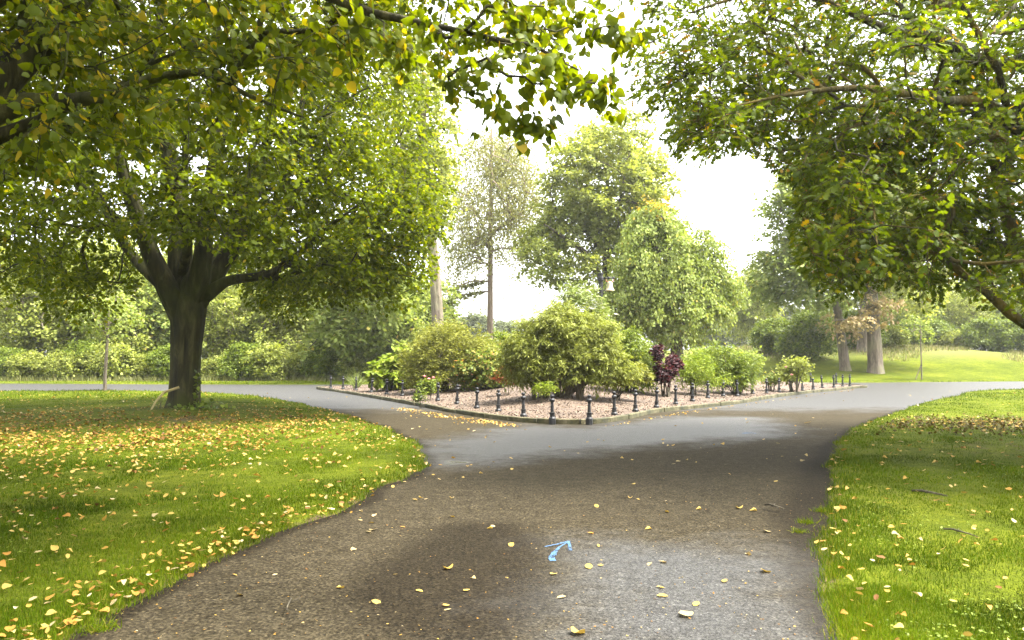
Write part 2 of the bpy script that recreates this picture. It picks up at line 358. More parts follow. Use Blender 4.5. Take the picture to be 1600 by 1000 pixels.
def rough_edge(E, s):
    k = np.arange(len(E)); a = .045 * np.sin(k * 1.7 + s) + .055 * np.sin(k * .61 + 2 * s) + .02 * np.sin(k * 3.1)
    E = E.copy(); E[:, 0] += a; E[:, 1] += a * .5; return E
LE = rough_edge(LE, 1); RE = rough_edge(RE, 2)
path_poly = np.concatenate([LE[::-1], RE, FE])
bed_pts = gp([(500, 609), (530, 613), (600, 625), (650, 634), (700, 643.5), (760, 653), (820, 660), (880, 663), (930, 662), (980, 655), (1020, 646), (1060, 641), (1100, 637), (1160, 630), (1200, 623), (1250, 616), (1300, 611), (1335, 607)]) \
    + [(18.0, 40.6), (18.3, 42), (17, 43.6), (12, 44), (5, 43.6), (-3, 42.4), (-8, 40.9), (-9.5, 39.8)]
bed_poly = smooth_line(bed_pts, .3, True)

GX0, GY0, GS = -42., 1., .1
def grid_sd(poly):
    xs = GX0 + GS * np.arange(850); ys = GY0 + GS * np.arange(540); X, Y = np.meshgrid(xs, ys); d = np.full(X.shape, 1.5); n = len(poly)
    for i in range(n):
        a = np.array(poly[i]); b = np.array(poly[(i + 1) % n]); ab = b - a
        i0, i1 = [int((q - GX0) / GS) for q in (min(a[0], b[0]) - 1.6, max(a[0], b[0]) + 1.6)]; j0, j1 = [int((q - GY0) / GS) for q in (min(a[1], b[1]) - 1.6, max(a[1], b[1]) + 1.6)]
        i0, j0 = max(i0, 0), max(j0, 0)
        if i1 <= i0 or j1 <= j0: continue
        sx, sy = X[j0:j1, i0:i1], Y[j0:j1, i0:i1]
        if sx.size == 0: continue
        t = np.clip(((sx - a[0]) * ab[0] + (sy - a[1]) * ab[1]) / max(ab @ ab, 1e-9), 0, 1)
        d[j0:j1, i0:i1] = np.minimum(d[j0:j1, i0:i1], np.hypot(sx - a[0] - t * ab[0], sy - a[1] - t * ab[1]))
    return np.where(in_poly(X, Y, poly), d, -d)
SDG = grid_sd(path_poly)
def psd(x, y):
    x = np.asarray(x, float); y = np.asarray(y, float)
    u = np.clip((x - GX0) / GS, 0, 848.99); v = np.clip((y - GY0) / GS, 0, 538.99); i = u.astype(int); j = v.astype(int); u = u - i; v = v - j
    return (SDG[j, i] * (1 - u) + SDG[j, i + 1] * u) * (1 - v) + (SDG[j + 1, i] * (1 - u) + SDG[j + 1, i + 1] * u) * v

def terrain(x, y):
    x = np.asarray(x, float); y = np.asarray(y, float)
    z = 2.5 * sstep(12, 24, x) * sstep(50, 72, y) * (1 - .35 * sstep(34, 50, x))
    z = z + .25 * sstep(50, 60, y) * (1 - sstep(8, 16, x))
    z = z + .12 * vnoise(x * .25, y * .25, 3) * sstep(48.5, 58, y)
    return z
# ground sheet
def spaced(segs):
    out = []
    for a, b, s in segs: out += list(np.arange(a, b, s))
    return np.array(out + [segs[-1][1]])
gx = spaced([(-700, -60, 40), (-60, -16, 2), (-16, -6, .4), (-6, 8, .14), (8, 24, .5), (24, 60, 2), (60, 700, 40)])
gy = spaced([(-300, -20, 40), (-20, 3, 2), (3, 16, .14), (16, 30, .4), (30, 60, .8), (60, 100, 2), (100, 900, 40)])
X, Y = np.meshgrid(gx, gy); X = X.ravel(); Y = Y.ravel()
sdp = sdist(X, Y, path_poly)
Z = terrain(X, Y) + np.clip(-sdp / .22, -1, 1) * .03 + np.where(sdp < 0, .012 * vnoise(X * 2.5, Y * 2.5, 5) * sstep(.1, .6, -sdp), 0)
# the left lawn swells a little round its tree
Z += .14 * np.exp(-((X + 9.3) ** 2 + (Y - 22.6) ** 2) / 14.) * sstep(0.3, 2.5, -sdp)
def lawn_z(x, y):
    s = psd(x, y)
    return terrain(x, y) + np.clip(-s / .22, -1, 1) * .03 + .14 * np.exp(-((x + 9.3) ** 2 + (y - 22.6) ** 2) / 14.) * sstep(0.3, 2.5, -s)
soil = np.full(len(X), .16)
soil_spots = [(*G(300, 660), 2.2, .5), (*G(140, 890), .5, .35), (*G(20, 790), .35, .45), (*G(1450, 780), 1.1, .36), (*G(1560, 700), 2.4, .45), (*G(1590, 660), 3, .4), (*G(1300, 770), .5, .45), (*G(330, 760), 1.5, .3), (*G(190, 830), .9, .3), (-9.3, 22.4, 1.6, .5)]
for sx, sy, sr, sa in soil_spots: soil = np.maximum(soil, sa * np.exp(-((X - sx) ** 2 + (Y - sy) ** 2) / sr ** 2))
soil = np.maximum(soil, .6 * np.exp(-(np.abs(sdp) / .14) ** 2) * (Y < 20))
straw = .6 * sstep(.9, 2.2, terrain(X, Y)) * (.75 + .25 * vnoise(X * .7, Y * .4, 8)) * (Y < 120)
nx, ny = len(gx), len(gy)
i, j = np.meshgrid(np.arange(nx - 1), np.arange(ny - 1)); b0 = (j * nx + i).ravel()
Q = np.stack([b0, b0 + 1, b0 + nx + 1, b0 + nx], 1)
tag(mesh_np('ground', np.stack([X, Y, Z], 1), Q, M['lawn'], smooth=True, extra={'soil': soil, 'straw': np.clip(straw, 0, 1)}), kind='structure')

def cdt_fill(poly, step, ymax=None, near=None):
    poly = np.asarray(poly)
    x0, y0 = poly.min(0); x1, y1 = poly.max(0)
    pts = []
    for (a, b, c, d, s) in step:
        xx, yy = np.meshgrid(np.arange(a, b, s), np.arange(c, d, s)); xx = xx.ravel(); yy = yy.ravel() + (np.arange(len(xx)) % 2) * s * .3
        k = sdist(xx, yy, poly) > s * .4; pts.append(np.stack([xx[k], yy[k]], 1))
    pts = np.concatenate([poly] + pts)
    v, e, f, *_ = geometry.delaunay_2d_cdt([Vector(p) for p in pts.tolist()], [], [list(range(len(poly)))], 1, 1e-5)
    return np.array([tuple(p) for p in v]), np.array([list(q) for q in f])
v, f = cdt_fill(path_poly, [(-16, 20, 3, 30, .3), (-16, 20, 30.2, 50, .8), (-90, -17, 37, 50, 3), (21, 90, 37, 57, 3), (-4, 4, -14, 2.6, .8)])
def mask(polys, soft):
    o = np.zeros(len(v))
    for pl in polys: o = np.maximum(o, np.clip(.5 + sdist(v[:, 0], v[:, 1], gp(pl)) / soft, 0, 1))
    return o
grey = mask([[(655, 700), (663, 729), (720, 731), (800, 721), (860, 713), (950, 702), (1080, 692), (1200, 684), (1240, 668), (1180, 652), (1060, 650), (980, 660), (900, 668), (820, 665), (760, 675), (700, 688)],
             [(930, 850), (880, 900), (840, 1050), (1300, 1050), (1275, 910), (1235, 868), (1120, 850)]], 2.4)
grey = np.maximum(grey, sstep(20, 28, v[:, 1])); grey = np.maximum(grey, sstep(4, 2, v[:, 1]))
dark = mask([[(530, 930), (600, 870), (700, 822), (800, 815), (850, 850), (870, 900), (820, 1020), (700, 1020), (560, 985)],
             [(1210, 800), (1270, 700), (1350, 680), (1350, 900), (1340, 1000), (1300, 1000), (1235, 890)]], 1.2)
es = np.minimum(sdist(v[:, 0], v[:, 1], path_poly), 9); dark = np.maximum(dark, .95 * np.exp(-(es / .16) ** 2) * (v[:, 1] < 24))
pud = mask([[(690, 721), (700, 727), (715, 726), (722, 720), (705, 719)], [(716, 723), (720, 727), (732, 725), (735, 721)]], .5)
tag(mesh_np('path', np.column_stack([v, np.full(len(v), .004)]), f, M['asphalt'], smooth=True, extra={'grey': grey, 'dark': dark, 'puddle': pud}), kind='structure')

# planting bed: mulch mound with a kerb round it
def bed_z(x, y):
    s = sdist(x, y, bed_poly)
    return .10 + .55 * sstep(0, 7, s) + .03 * vnoise(np.asarray(x) * 1.6, np.asarray(y) * 1.6, 11) * sstep(.1, .8, s)
inner = bed_poly
bv, bf = cdt_fill(inner, [(-10, 19, 18, 45, .35)])
tag(mesh_np('flower_bed', np.column_stack([bv, bed_z(bv[:, 0], bv[:, 1]) + .0]), bf, M['mulch'], smooth=True), kind='structure')
# kerb blocks with joints, one strip
kb = MB(); cen = bed_poly.mean(0); n = len(bed_poly)
tn = unit(np.roll(bed_poly, -1, 0) - np.roll(bed_poly, 1, 0)); nrm = np.stack([tn[:, 1], -tn[:, 0]], 1)
if np.dot(nrm[0], bed_poly[0] - cen) < 0: nrm = -nrm
lr = np.random.default_rng(3); st = 3
for a in range(0, n, st):
    idx = [(a + q) % n for q in range(st + 1)] if a + st <= n else [(a + q) % n for q in range(n - a + 1)]
    dz = lr.normal(0, .006); do = lr.normal(0, .006); V = []
    for q, k in enumerate(idx):
        p = bed_poly[k].copy()
        if q == 0: p = p + (bed_poly[idx[1]] - p) * .05
        if q == len(idx) - 1: p = p + (bed_poly[idx[-2]] - p) * .05
        o = nrm[k]
        for off, z in ((.05 + do, -.05), (.05 + do, .105 + dz), (.035 + do, .12 + dz), (-.05 + do, .12 + dz), (-.06 + do, -.05)):
            V.append((p[0] + o[0] * off, p[1] + o[1] * off, z))
    Fq = []
    for q in range(len(idx) - 1):
        for r_ in range(5): Fq.append((q * 5 + r_, q * 5 + (r_ + 1) % 5, (q + 1) * 5 + (r_ + 1) % 5, (q + 1) * 5 + r_))
    Fq.append((0, 1, 2, 3, 4)); e = (len(idx) - 1) * 5; Fq.append((e + 4, e + 3, e + 2, e + 1, e))
    kb.add(V, Fq)
tag(kb.build('kerb', M['kerb']), kind='structure')

# ------------------------------------------------------------------ leaf clouds
def tri_fan(outline, zf):
    """leaf template: outline around a midrib; returns verts and triangles"""
    V = [(x, y, zf(x, y)) for x, y in outline]; return V
def T_diamond():
    return np.array([(0, 0, 0), (.5, .36, -.06), (1, 0, -.05), (.5, -.36, -.06)]), np.array([(0, 2, 1), (0, 3, 2)])
def T_heart():   # lime leaf, folded along the midrib and curled at the tip
    half = [(-.04, .22), (.12, .42), (.38, .46), (.68, .30)]
    V = [(0, 0, .0), (.35, 0, .03), (.7, 0, 0), (1.05, 0, -.12)]
    for s in (1, -1):
        for x, y in half: V.append((x, s * y, -.10 * abs(y) / .4 - .05 * x))
    L = [4, 5, 6, 7]; Rr = [8, 9, 10, 11]
    T = [(0, L[1], L[0]), (0, 1, L[1]), (1, L[2], L[1]), (1, 2, L[2]), (2, L[3], L[2]), (2, 3, L[3]),
         (0, Rr[0], Rr[1]), (0, Rr[1], 1), (1, Rr[1], Rr[2]), (1, Rr[2], 2), (2, Rr[2], Rr[3]), (2, Rr[3], 3)]
    return np.array(V), np.array(T)
def T_oak():     # lobed leaf
    V = [(0, 0, 0), (.3, 0, .02), (.6, 0, .01), (1, 0, -.08)]
    T = []
    for s in (1, -1):
        b = len(V)
        V += [(.16, s * .22, -.03), (.30, s * .09, 0), (.46, s * .34, -.06), (.58, s * .12, 0), (.74, s * .27, -.06)]
        q = [(0, b + 1, b), (0, 1, b + 1), (b + 1, b + 3, b + 2), (1, 2, b + 3), (1, b + 3, b + 1), (b + 3, 3, b + 4), (2, 3, b + 3)]
        T += q if s > 0 else [t[::-1] for t in q]
    return np.array(V), np.array(T)
def T_hex():     # small rounded leaf, 4 triangles
    return np.array([(0, 0, 0), (.3, .3, -.04), (.75, .26, -.06), (1, 0, -.08), (.75, -.26, -.06), (.3, -.3, -.04)]), np.array([(0, 2, 1), (0, 3, 2), (0, 4, 3), (0, 5, 4)])
def T_lance():
    return np.array([(0, 0, 0), (.45, .13, -.03), (1, 0, -.18), (.45, -.13, -.03)]), np.array([(0, 2, 1), (0, 3, 2)])
def T_blade():
    return np.array([(0, -.5, 0), (0, .5, 0), (.55, -.38, .12), (.55, .38, .12), (1, 0, .42)]), np.array([(0, 1, 3), (0, 3, 2), (2, 3, 4)])
def place(tpl, pos, axis, nrm, size, width=None):
    V, T = tpl; pos = np.asarray(pos); n = len(pos)
    A = unit(axis); Bv = unit(np.cross(nrm, A)); C = np.cross(A, Bv)
    size = np.broadcast_to(np.asarray(size, float), (n,)); wd = size if width is None else np.broadcast_to(width, (n,))
    W = pos[:, None] + size[:, None, None] * V[None, :, 0:1] * A[:, None] + wd[:, None, None] * V[None, :, 1:2] * Bv[:, None] + size[:, None, None] * V[None, :, 2:3] * C[:, None]
    Tn = T[None] + (np.arange(n) * len(V))[:, None, None]
    return W.reshape(-1, 3), Tn.reshape(-1, 3), len(T)
def rv(r, n): return unit(r.normal(size=(n, 3)))

def skeleton(limbs, clumps, r, rtip=.012, power=.45, seg=.55, jit=.06, sag=0.0):
    """limbs: list of (points, radii) drawn by hand, the first point of each joins the tree; clumps attach to the nearest wood.
    returns tubes [(pts, radii)] and for each clump its incoming direction"""
    pos = []; par = []; man = []; dirs = []
    def nearest(p, upto=None):
        a = np.array(pos if upto is None else pos[:upto]); return int(np.argmin(((a - p) ** 2).sum(1)))
    for pts, rad in limbs:
        ctl = np.asarray(pts, float); rad = np.interp(np.linspace(0, 1, len(ctl)), np.linspace(0, 1, len(rad)), rad); pts = smooth_line(ctl, .35)
        ca = np.concatenate([[0], np.cumsum(np.linalg.norm(np.diff(ctl, axis=0), axis=1))]); pa = np.concatenate([[0], np.cumsum(np.linalg.norm(np.diff(pts, axis=0), axis=1))])
        rr = np.interp(pa / pa[-1], ca / ca[-1], rad)
        prev = nearest(pts[0]) if pos else -1
        for q, (p, rd) in enumerate(zip(pts, rr)):
            pos.append(p); par.append(prev); man.append(rd)
            dirs.append(unit(pts[min(q + 1, len(pts) - 1)] - pts[max(q - 1, 0)])); prev = len(pos) - 1
    n0 = len(pos)
    w = [0.0] * n0
    base = pos[0]; hub = np.array(pos[0]) * 0
    ends = []
    order = np.argsort(((clumps - np.mean(pos[:n0], 0)) ** 2).sum(1))
    cdir = np.zeros((len(clumps), 3)); PA = np.zeros((60000, 3)); DA = np.zeros((60000, 3)); PN = np.zeros(60000)
    PA[:n0] = pos; DA[:n0] = dirs; PN[:n0] = [2.0 if (p[2] < pos[0][2] + 1.8 and m_ > .2) else 0 for p, m_ in zip(pos, man)]
    cnt = n0
    for ci in order:
        c = clumps[ci]; dv = c - PA[:cnt]; L_ = np.linalg.norm(dv, axis=1)
        cosn = (dv * DA[:cnt]).sum(1) / np.maximum(L_, 1e-6)
        cost = L_ * (1.25 - .45 * cosn) + PN[:cnt]
        k = int(np.argmin(cost)); p0 = PA[k].copy(); d0 = DA[k]; Ln = L_[k]
        m_ = max(2, int(Ln / seg)); prev = k
        ctrl = p0 + d0 * Ln * .35 + unit(c - p0) * Ln * .15 + np.array([0, 0, .10 * Ln])
        last = p0
        for q in range(1, m_ + 1):
            t = q / m_; x = (1 - t) ** 2 * p0 + 2 * t * (1 - t) * ctrl + t * t * c
            if q < m_: x = x + r.normal(size=3) * jit
            d = unit(x - last); last = x
            PA[cnt] = x; DA[cnt] = d; par.append(prev); man.append(0); w.append(0); prev = cnt; cnt += 1
        w[prev] += 1; cdir[ci] = d
    pos = PA[:cnt]
    for k in range(cnt - 1, 0, -1):
        if par[k] >= 0: w[par[k]] += w[k]
    w = np.array(w); man = np.array(man); rad = np.where(man > 0, man, rtip * np.maximum(w, 1) ** power)
    for k in range(1, cnt):          # a branch is never thicker than what carries it
        if par[k] >= 0: rad[k] = min(rad[k], rad[par[k]] * .97 if man[k] == 0 else rad[k])
    kids = [[] for _ in range(cnt)]
    for k in range(cnt):
        if par[k] >= 0: kids[par[k]].append(k)
    tubes = []; stack = [0]; starts = [(None, 0)] + []
    for k in range(1, n0):
        if par[k] == -1: starts.append((None, k))
    while starts:
        pr, k = starts.pop(); ch = [] if pr is None else [pr]
        while True:
            ch.append(k)
            if not kids[k]: break
            ks = sorted(kids[k], key=lambda q: -(rad[q] + (10 if man[q] > 0 and q == k + 1 else 0)))
            for o in ks[1:]: starts.append((k, o))
            k = ks[0]
        if len(ch) > 1:
            rr = rad[ch].copy()
            if pr is not None: rr[0] = min(rr[1] * 1.15, rad[ch[0]])
            tubes.append((pos[ch], rr))
    return tubes, cdir

def tubes_mesh(name, tubes, mats, parent, origin, kmin=5, wob=.03, keep=0.0):
    VV = []; QQ = []; n = 0
    for i, (p, r_) in enumerate(tubes):
        if r_.max() < keep: continue
        k = 44 if r_.max() > .35 else 14 if r_.max() > .12 else 7 if r_.max() > .04 else kmin
        V, Q_ = tube(p - origin, r_, k, wob if r_.max() > .1 else 0, i)
        VV.append(V); QQ.append(Q_ + n); n += len(V)
    return mesh_np(name, np.concatenate(VV), np.concatenate(QQ), mats, parent, smooth=True)

def foliage(name, c, d, material, parent, origin, r, tpl, size, ntw=6, nlf=10, L=.7, droop=.25, flat=.45, spread=.9, up=.9, sizevar=.25, twigs=None, jitter=.05, keep=None, axdown=.25, yel=None):
    """leafy sprays at clump centres c with incoming direction d, all in one mesh"""
    n = len(c); c = np.repeat(c, ntw, 0); d = np.repeat(d, ntw, 0); m_ = len(c)
    rd = rv(r, m_); rd[:, 2] *= flat
    t = unit(unit(d * np.array([1, 1, .5])) * (1 - spread * .6) + rd * spread)
    Ls = L * r.uniform(.55, 1.15, m_)
    s = r.uniform(.08, 1.0, (m_, nlf)); s.sort(1)
    mean = c[:, None] + t[:, None] * (Ls[:, None] * s)[..., None]; mean[..., 2] -= droop * (s ** 2) * Ls[:, None]
    tang = np.repeat(t[:, None], nlf, 1).copy(); tang[..., 2] -= 2 * droop * s
    side = unit(np.cross(tang, np.array([0, 0, 1.]))) * np.where(np.arange(nlf) % 2, 1, -1)[None, :, None]
    ax = unit(tang * .7 + side * .8 + r.normal(size=tang.shape) * .35 - np.array([0, 0, axdown]))
    nr = unit(np.array([0, 0, up]) + r.normal(size=tang.shape) * .55 + unit(tang) * .15)
    pos = mean + r.normal(size=mean.shape) * jitter
    pos = pos.reshape(-1, 3); ax = ax.reshape(-1, 3); nr = nr.reshape(-1, 3)
    rn = np.clip(r.normal(.45, .22, len(pos)), 0, .87); yf = r.random(len(pos)); yk = .06 if yel is None else yel
    rn = np.where(yf < yk, r.uniform(.88, 1, len(pos)), rn)
    if keep is not None:
        k = keep(pos); pos, ax, nr, rn = pos[k], ax[k], nr[k], rn[k]
    sz = size * (1 + sizevar * r.normal(size=len(pos))).clip(.45, 1.6)
    V, T, per = place(tpl, pos - origin, ax, nr, sz)
    o = mesh_np(name, V, T, material, parent, rnd=np.repeat(rn, per))
    if twigs is not None:
        k = np.arange(m_) if keep is None else np.where(keep(c + t * Ls[:, None] * .8))[0]
        twigs.extend([(np.array([c[q], c[q] + t[q] * Ls[q] * .5 - [0, 0, .25 * droop * Ls[q]], c[q] + t[q] * Ls[q] - [0, 0, droop * Ls[q]]]), np.array([.006, .004, .002])) for q in k] if twigs != True else [])
    return o

def ell(r, n, c, rad, shell=.35, zmin=None):
    """points in an ellipsoid, favouring the outside"""
    u = rv(r, n) * (r.uniform(shell ** 2, 1, n) ** .45)[:, None]; p = np.array(c) + u * np.array(rad)
    if zmin is not None: p = p[p[:, 2] > zmin]
    return p
def below(line):   # photo outline of a crown's underside
    xs, ys = zip(*line)
    return lambda px: np.interp(px, xs, ys)

# ------------------------------------------------------------------ the big lime on the left lawn
r = np.random.default_rng(21)
D = 22.6; base = np.array([-9.3, D, .1])
lime = empty('lime_tree', base, label='large lime tree with dark mossy trunk forking low, standing on the left lawn', cat='tree')
def PP(l): return np.array([P(x, y, d) for x, y, d in l])
trunk_pts = PP([(287, 652, D), (287, 640, D), (289, 622, D), (290, 585, D), (292, 540, D), (294, 505, D), (297, 475, D), (297, 450, D), (295, 425, D)])
limbs = [(trunk_pts, [.60, .49, .425, .40, .415, .46, .46, .35, .2]),
         (PP([(287, 490, D), (262, 450, D - .3), (238, 400, D - .6), (215, 340, D - .9), (190, 260, D - 1.2), (160, 180, D - 1.5), (140, 90, D - 1.8)]), [.40, .30, .24, .2, .15, .11, .07]),
         (PP([(245, 440, D - .3), (205, 398, D + .2), (175, 350, D + .8), (150, 290, D + 1.5), (110, 230, D + 2.2)]), [.16, .13, .11, .09, .05]),
         (PP([(291, 480, D), (283, 420, D + .2), (281, 350, D + .4), (272, 280, D + .5), (255, 190, D + .6), (250, 80, D + .8), (255, -60, D + 1)]), [.40, .34, .29, .25, .2, .15, .08]),
         (PP([(303, 475, D), (316, 410, D - .3), (322, 350, D - .5), (330, 280, D - .6), (352, 190, D - .7), (365, 80, D - .9)]), [.36, .26, .22, .18, .13, .07]),
         (PP([(305, 470, D), (345, 412, D + .4), (372, 365, D + .8), (390, 300, D + 1.2), (418, 220, D + 1.8), (440, 120, D + 2.2)]), [.36, .28, .24, .19, .13, .07]),
         (PP([(300, 470, D), (318, 430, D + .5), (352, 372, D + 1), (372, 320, D + 1.6), (430, 240, D + 2.6)]), [.2, .17, .14, .11, .06]),
         (PP([(322, 462, D), (352, 440, D - .2), (385, 434, D - .5), (420, 428, D - .8), (455, 408, D - 1.2), (500, 365, D - 1.6), (560, 320, D - 2)]), [.22, .15, .125, .11, .09, .06, .03]),
         (PP([(365, 378, D + .8), (420, 372, D + .6), (480, 360, D + .3), (560, 372, D)]), [.1, .07, .05, .02]),
         (PP([(225, 370, D - .6), (180, 350, D - 1.4), (130, 355, D - 2.2), (60, 340, D - 3)]), [.09, .06, .05, .02]),
         (PP([(283, 430, D), (292, 380, D - 1.4), (280, 330, D - 2.6), (250, 280, D - 4)]), [.16, .12, .09, .04])]
c = np.concatenate([ell(r, 1500, (-9.3, D, 9.2), (8.0, 8.0, 7.0), .45), ell(r, 520, (-9.3, D, 5.6), (7.6, 7.6, 2.9), .6), ell(r, 160, (-4.6, D - 1, 6.4), (2.9, 3.5, 3.4), .3), ell(r, 60, P(640, 360, D - 1), (1.2, 2.5, 2.3), .1)])
px, py, fy = proj(c)
lo = below([(-400, 520), (0, 470), (60, 495), (150, 520), (205, 470), (240, 392), (300, 372), (340, 392), (385, 470), (450, 505), (520, 470), (560, 480), (630, 488), (672, 440), (700, 380), (712, 330), (716, 200)])
k = (py < lo(px) - 12) & (px < 700 - np.abs(r.normal(0, 24, len(px))) - np.clip(py - 340, 0, 200) * .2) & (c[:, 2] > 2.6)
k &= ~((px > 195) & (px < 420) & (py > 372) & (c[:, 1] < D + 2) & (r.random(len(px)) < .93)) & (r.random(len(px)) < .84)
c = c[k]
tb, cd = skeleton(limbs, c, r, .012, .42)
tubes_mesh('trunk', tb, M['bark_lime'], lime, base, wob=.05)
lk = lambda p: (lambda q: (q[1] < lo(q[0]) + 6) & (p[:, 2] > 2.2))(proj(p))
foliage('crown', c, cd, M['lime'], lime, base, r, T_hex(), .115, 7, 13, 1.0, .35, .4, .95, keep=lk, yel=.03)

# shoots, a climbing stem, ivy at the foot
iv = empty('ivy_plant', (*(base[:2] + [.62, -.45]), .06), label='small ivy plant growing at the right foot of the large lime trunk', cat='plant')
ip = []
for q in range(150):
    a = r.uniform(0, 6.28); ip.append((r.normal(0, .35), r.normal(0, .22), abs(r.normal(0, .12)) + .03))
for q in range(22): ip.append((-.12 + r.normal(0, .03), .15 + r.normal(0, .03), .2 + q * .045))
ip = np.array(ip); V, T, per = place(T_heart(), ip, rv(r, len(ip)), np.tile([0, -.5, .8], (len(ip), 1)) + .5 * r.normal(size=(len(ip), 3)), .12)
mesh_np('leaves', V, T, M['green'], iv, rnd=np.repeat(r.uniform(0, .8, len(ip)), per))
mb = MB()
for q in range(6): mb.tube([(0, 0, 0), (r.normal(0, .15), r.normal(0, .1), .12), (r.normal(0, .3), r.normal(0, .2), .15)], [.012, .008, .004], 5)
mb.tube([(-.1, .15, 0), (-.13, .16, .5), (-.1, .14, 1.2)], [.01, .007, .004], 5)
mb.build('stem', M['bark_dark'], iv)
bb = P(246, 640, D - 1.0)
br = empty('broken_branch', (bb[0], bb[1], .08), label='pale broken branch leaning against the foot of the large lime trunk', cat='branch')
mb = MB(); pts = PP([(231, 650, D - 1.1), (243, 628, D - .9), (256, 613, D - .75), (280, 605, D - .62)]) - np.array([bb[0], bb[1], .08])
mb.tube(pts, [.018, .028, .035, .04], 7)
mb.build('branch_wood', plain('stripped_wood', (.30, .24, .10), .8), br)
mb = MB(); q0 = P(250, 620, D - .8) - np.array([bb[0], bb[1], .08])
for q in range(4):
    a = q0 + np.array([r.uniform(-.1, .2), 0, r.uniform(-.05, .08)]); mb.tube([a, a + [r.normal(0, .08), -.05, -.22], a + [r.normal(0, .1), -.05, -.45]], [.008, .006, .003], 5)
mb.build('twigs', M['bark_dark'], br)

# ------------------------------------------------------------------ near lime, trunk outside the frame, branches over the left half
r = np.random.default_rng(5)
nb = np.array([-7.4, 6.6, 0.0]); near = empty('overhanging_lime_tree', nb, label='nearest lime tree reaching in from top left with big yellowing leaves', cat='tree')
limbs = [(np.array([nb + [0, 0, -.1], nb + [0, 0, .4], nb + [.1, 0, 1.5], nb + [.2, .1, 2.6], nb + [.3, .3, 4.2], nb + [.2, .4, 6.5], nb + [.4, .2, 9]]), [.62, .5, .44, .42, .32, .2, .08]),
         (np.concatenate([[nb + [.2, .1, 2.5]], PP([(-60, 190, 7.6), (10, 120, 7.8), (60, 70, 8), (130, -10, 8.3), (200, -90, 8.6)])]), [.24, .2, .17, .15, .12, .08]),
         (np.concatenate([[nb + [.2, .1, 2.4]], PP([(-40, 192, 7.2), (40, 160, 7.3), (100, 157, 7.4), (160, 152, 7.5), (240, 122, 7.6), (310, 112, 7.4), (390, 150, 7.0), (470, 182, 6.6)])]), [.16, .11, .09, .075, .06, .05, .035, .02, .01]),
         (np.concatenate([[nb + [.15, .1, 2.3]], PP([(-40, 232, 7.8), (0, 212, 7.8), (60, 190, 7.9), (100, 168, 7.9), (190, 130, 8)])]), [.13, .09, .075, .06, .05, .02]),
         (np.concatenate([[nb + [.15, .1, 2.3]], PP([(-40, 262, 7.4), (10, 243, 7.4), (60, 218, 7.5), (105, 190, 7.6), (170, 185, 7.6)])]), [.1, .07, .06, .04, .015]),
         (np.concatenate([[nb + [.3, .2, 3.4]], PP([(100, -60, 6.6), (330, -60, 6), (480, -20, 5.6), (580, 20, 5.3), (680, 40, 5.1), (770, 60, 5.0), (830, 70, 4.9), (880, 95, 4.8)])]), [.18, .11, .07, .045, .03, .022, .016, .012, .008]),
         (PP([(480, -20, 5.6), (560, 40, 5.4), (640, 72, 5.2), (700, 120, 5.1), (780, 170, 5.0), (850, 212, 4.9)]), [.025, .018, .014, .012, .009, .005]),
         (PP([(770, 60, 5.0), (850, 45, 5.1), (930, 45, 5.2), (995, 42, 5.3)]), [.014, .01, .008, .004]),
         (PP([(830, 70, 4.9), (880, 90, 4.7), (925, 125, 4.6), (948, 158, 4.5)]), [.01, .008, .006, .004]),
         (np.concatenate([[nb + [.3, .3, 4]], np.array([(-5, 4.5, 6.2), (-2.5, 3, 7), (0, 2.5, 7.2)])]), [.18, .1, .06, .02])]
c = ell(r, 1500, (-5.6, 6.6, 6.8), (7.4, 5.8, 3.8), .2)
px, py, fy = proj(c)
lo0 = below([(-600, 420), (0, 300), (120, 285), (200, 250), (320, 230), (420, 200), (520, 150), (600, 120), (680, 120), (760, 175), (800, 150), (850, 120), (1000, 30), (1040, -80)])
k = (py < lo0(px) - 34) & (c[:, 1] > 3.0) & (c[:, 2] > 2.2) & (px < 860)
k &= (c[:, 1] > 6.2) | (r.random(len(px)) < .7)
k |= (c[:, 1] < 3) & (c[:, 2] > 4.4) & (r.random(len(px)) < .6)
c = c[k]
# hanging sprays against the sky
hang = PP([(700, 120, 5.1), (740, 145, 5.05), (780, 170, 5), (815, 190, 4.95), (840, 205, 4.9), (600, 60, 5.2), (640, 80, 5.2), (680, 50, 5), (720, 55, 5), (760, 60, 5), (800, 70, 4.9), (840, 85, 4.8),
           (880, 95, 4.8), (905, 110, 4.7), (930, 130, 4.6), (945, 148, 4.5), (850, 45, 5.1), (890, 42, 5.15), (930, 45, 5.2), (965, 42, 5.25), (992, 44, 5.3), (780, 110, 4.9), (820, 120, 4.8), (860, 130, 4.8), (740, 100, 5), (790, 20, 5), (760, 10, 5), (820, 20, 5.1), (850, 10, 5.2)])
c_all = np.concatenate([c, hang])
tb, cd = skeleton(limbs, c_all, r, .006, .45, seg=.4, jit=.03)
tubes_mesh('trunk', tb, M['bark_lime'], near, nb, wob=.03)
lk0 = lambda p: (lambda q: (q[1] < lo0(q[0]) + 5) | (p[:, 1] < 3))(proj(p))
tw0 = []
foliage('crown', c, cd[:len(c)], M['lime_near'], near, nb, r, T_heart(), .062, 7, 16, .58, .3, .4, .9, keep=lk0, yel=.06, up=.45, axdown=.6, twigs=tw0)
tubes_mesh('twigs', tw0, M['bark_lime'], near, nb, kmin=3, wob=0)
foliage('hanging_sprays', hang, cd[len(c):], M['lime_near'], near, nb, r, T_heart(), .058, 4, 9, .22, .3, .6, .9, keep=None, yel=.05, up=.5, axdown=.9, jitter=.03)

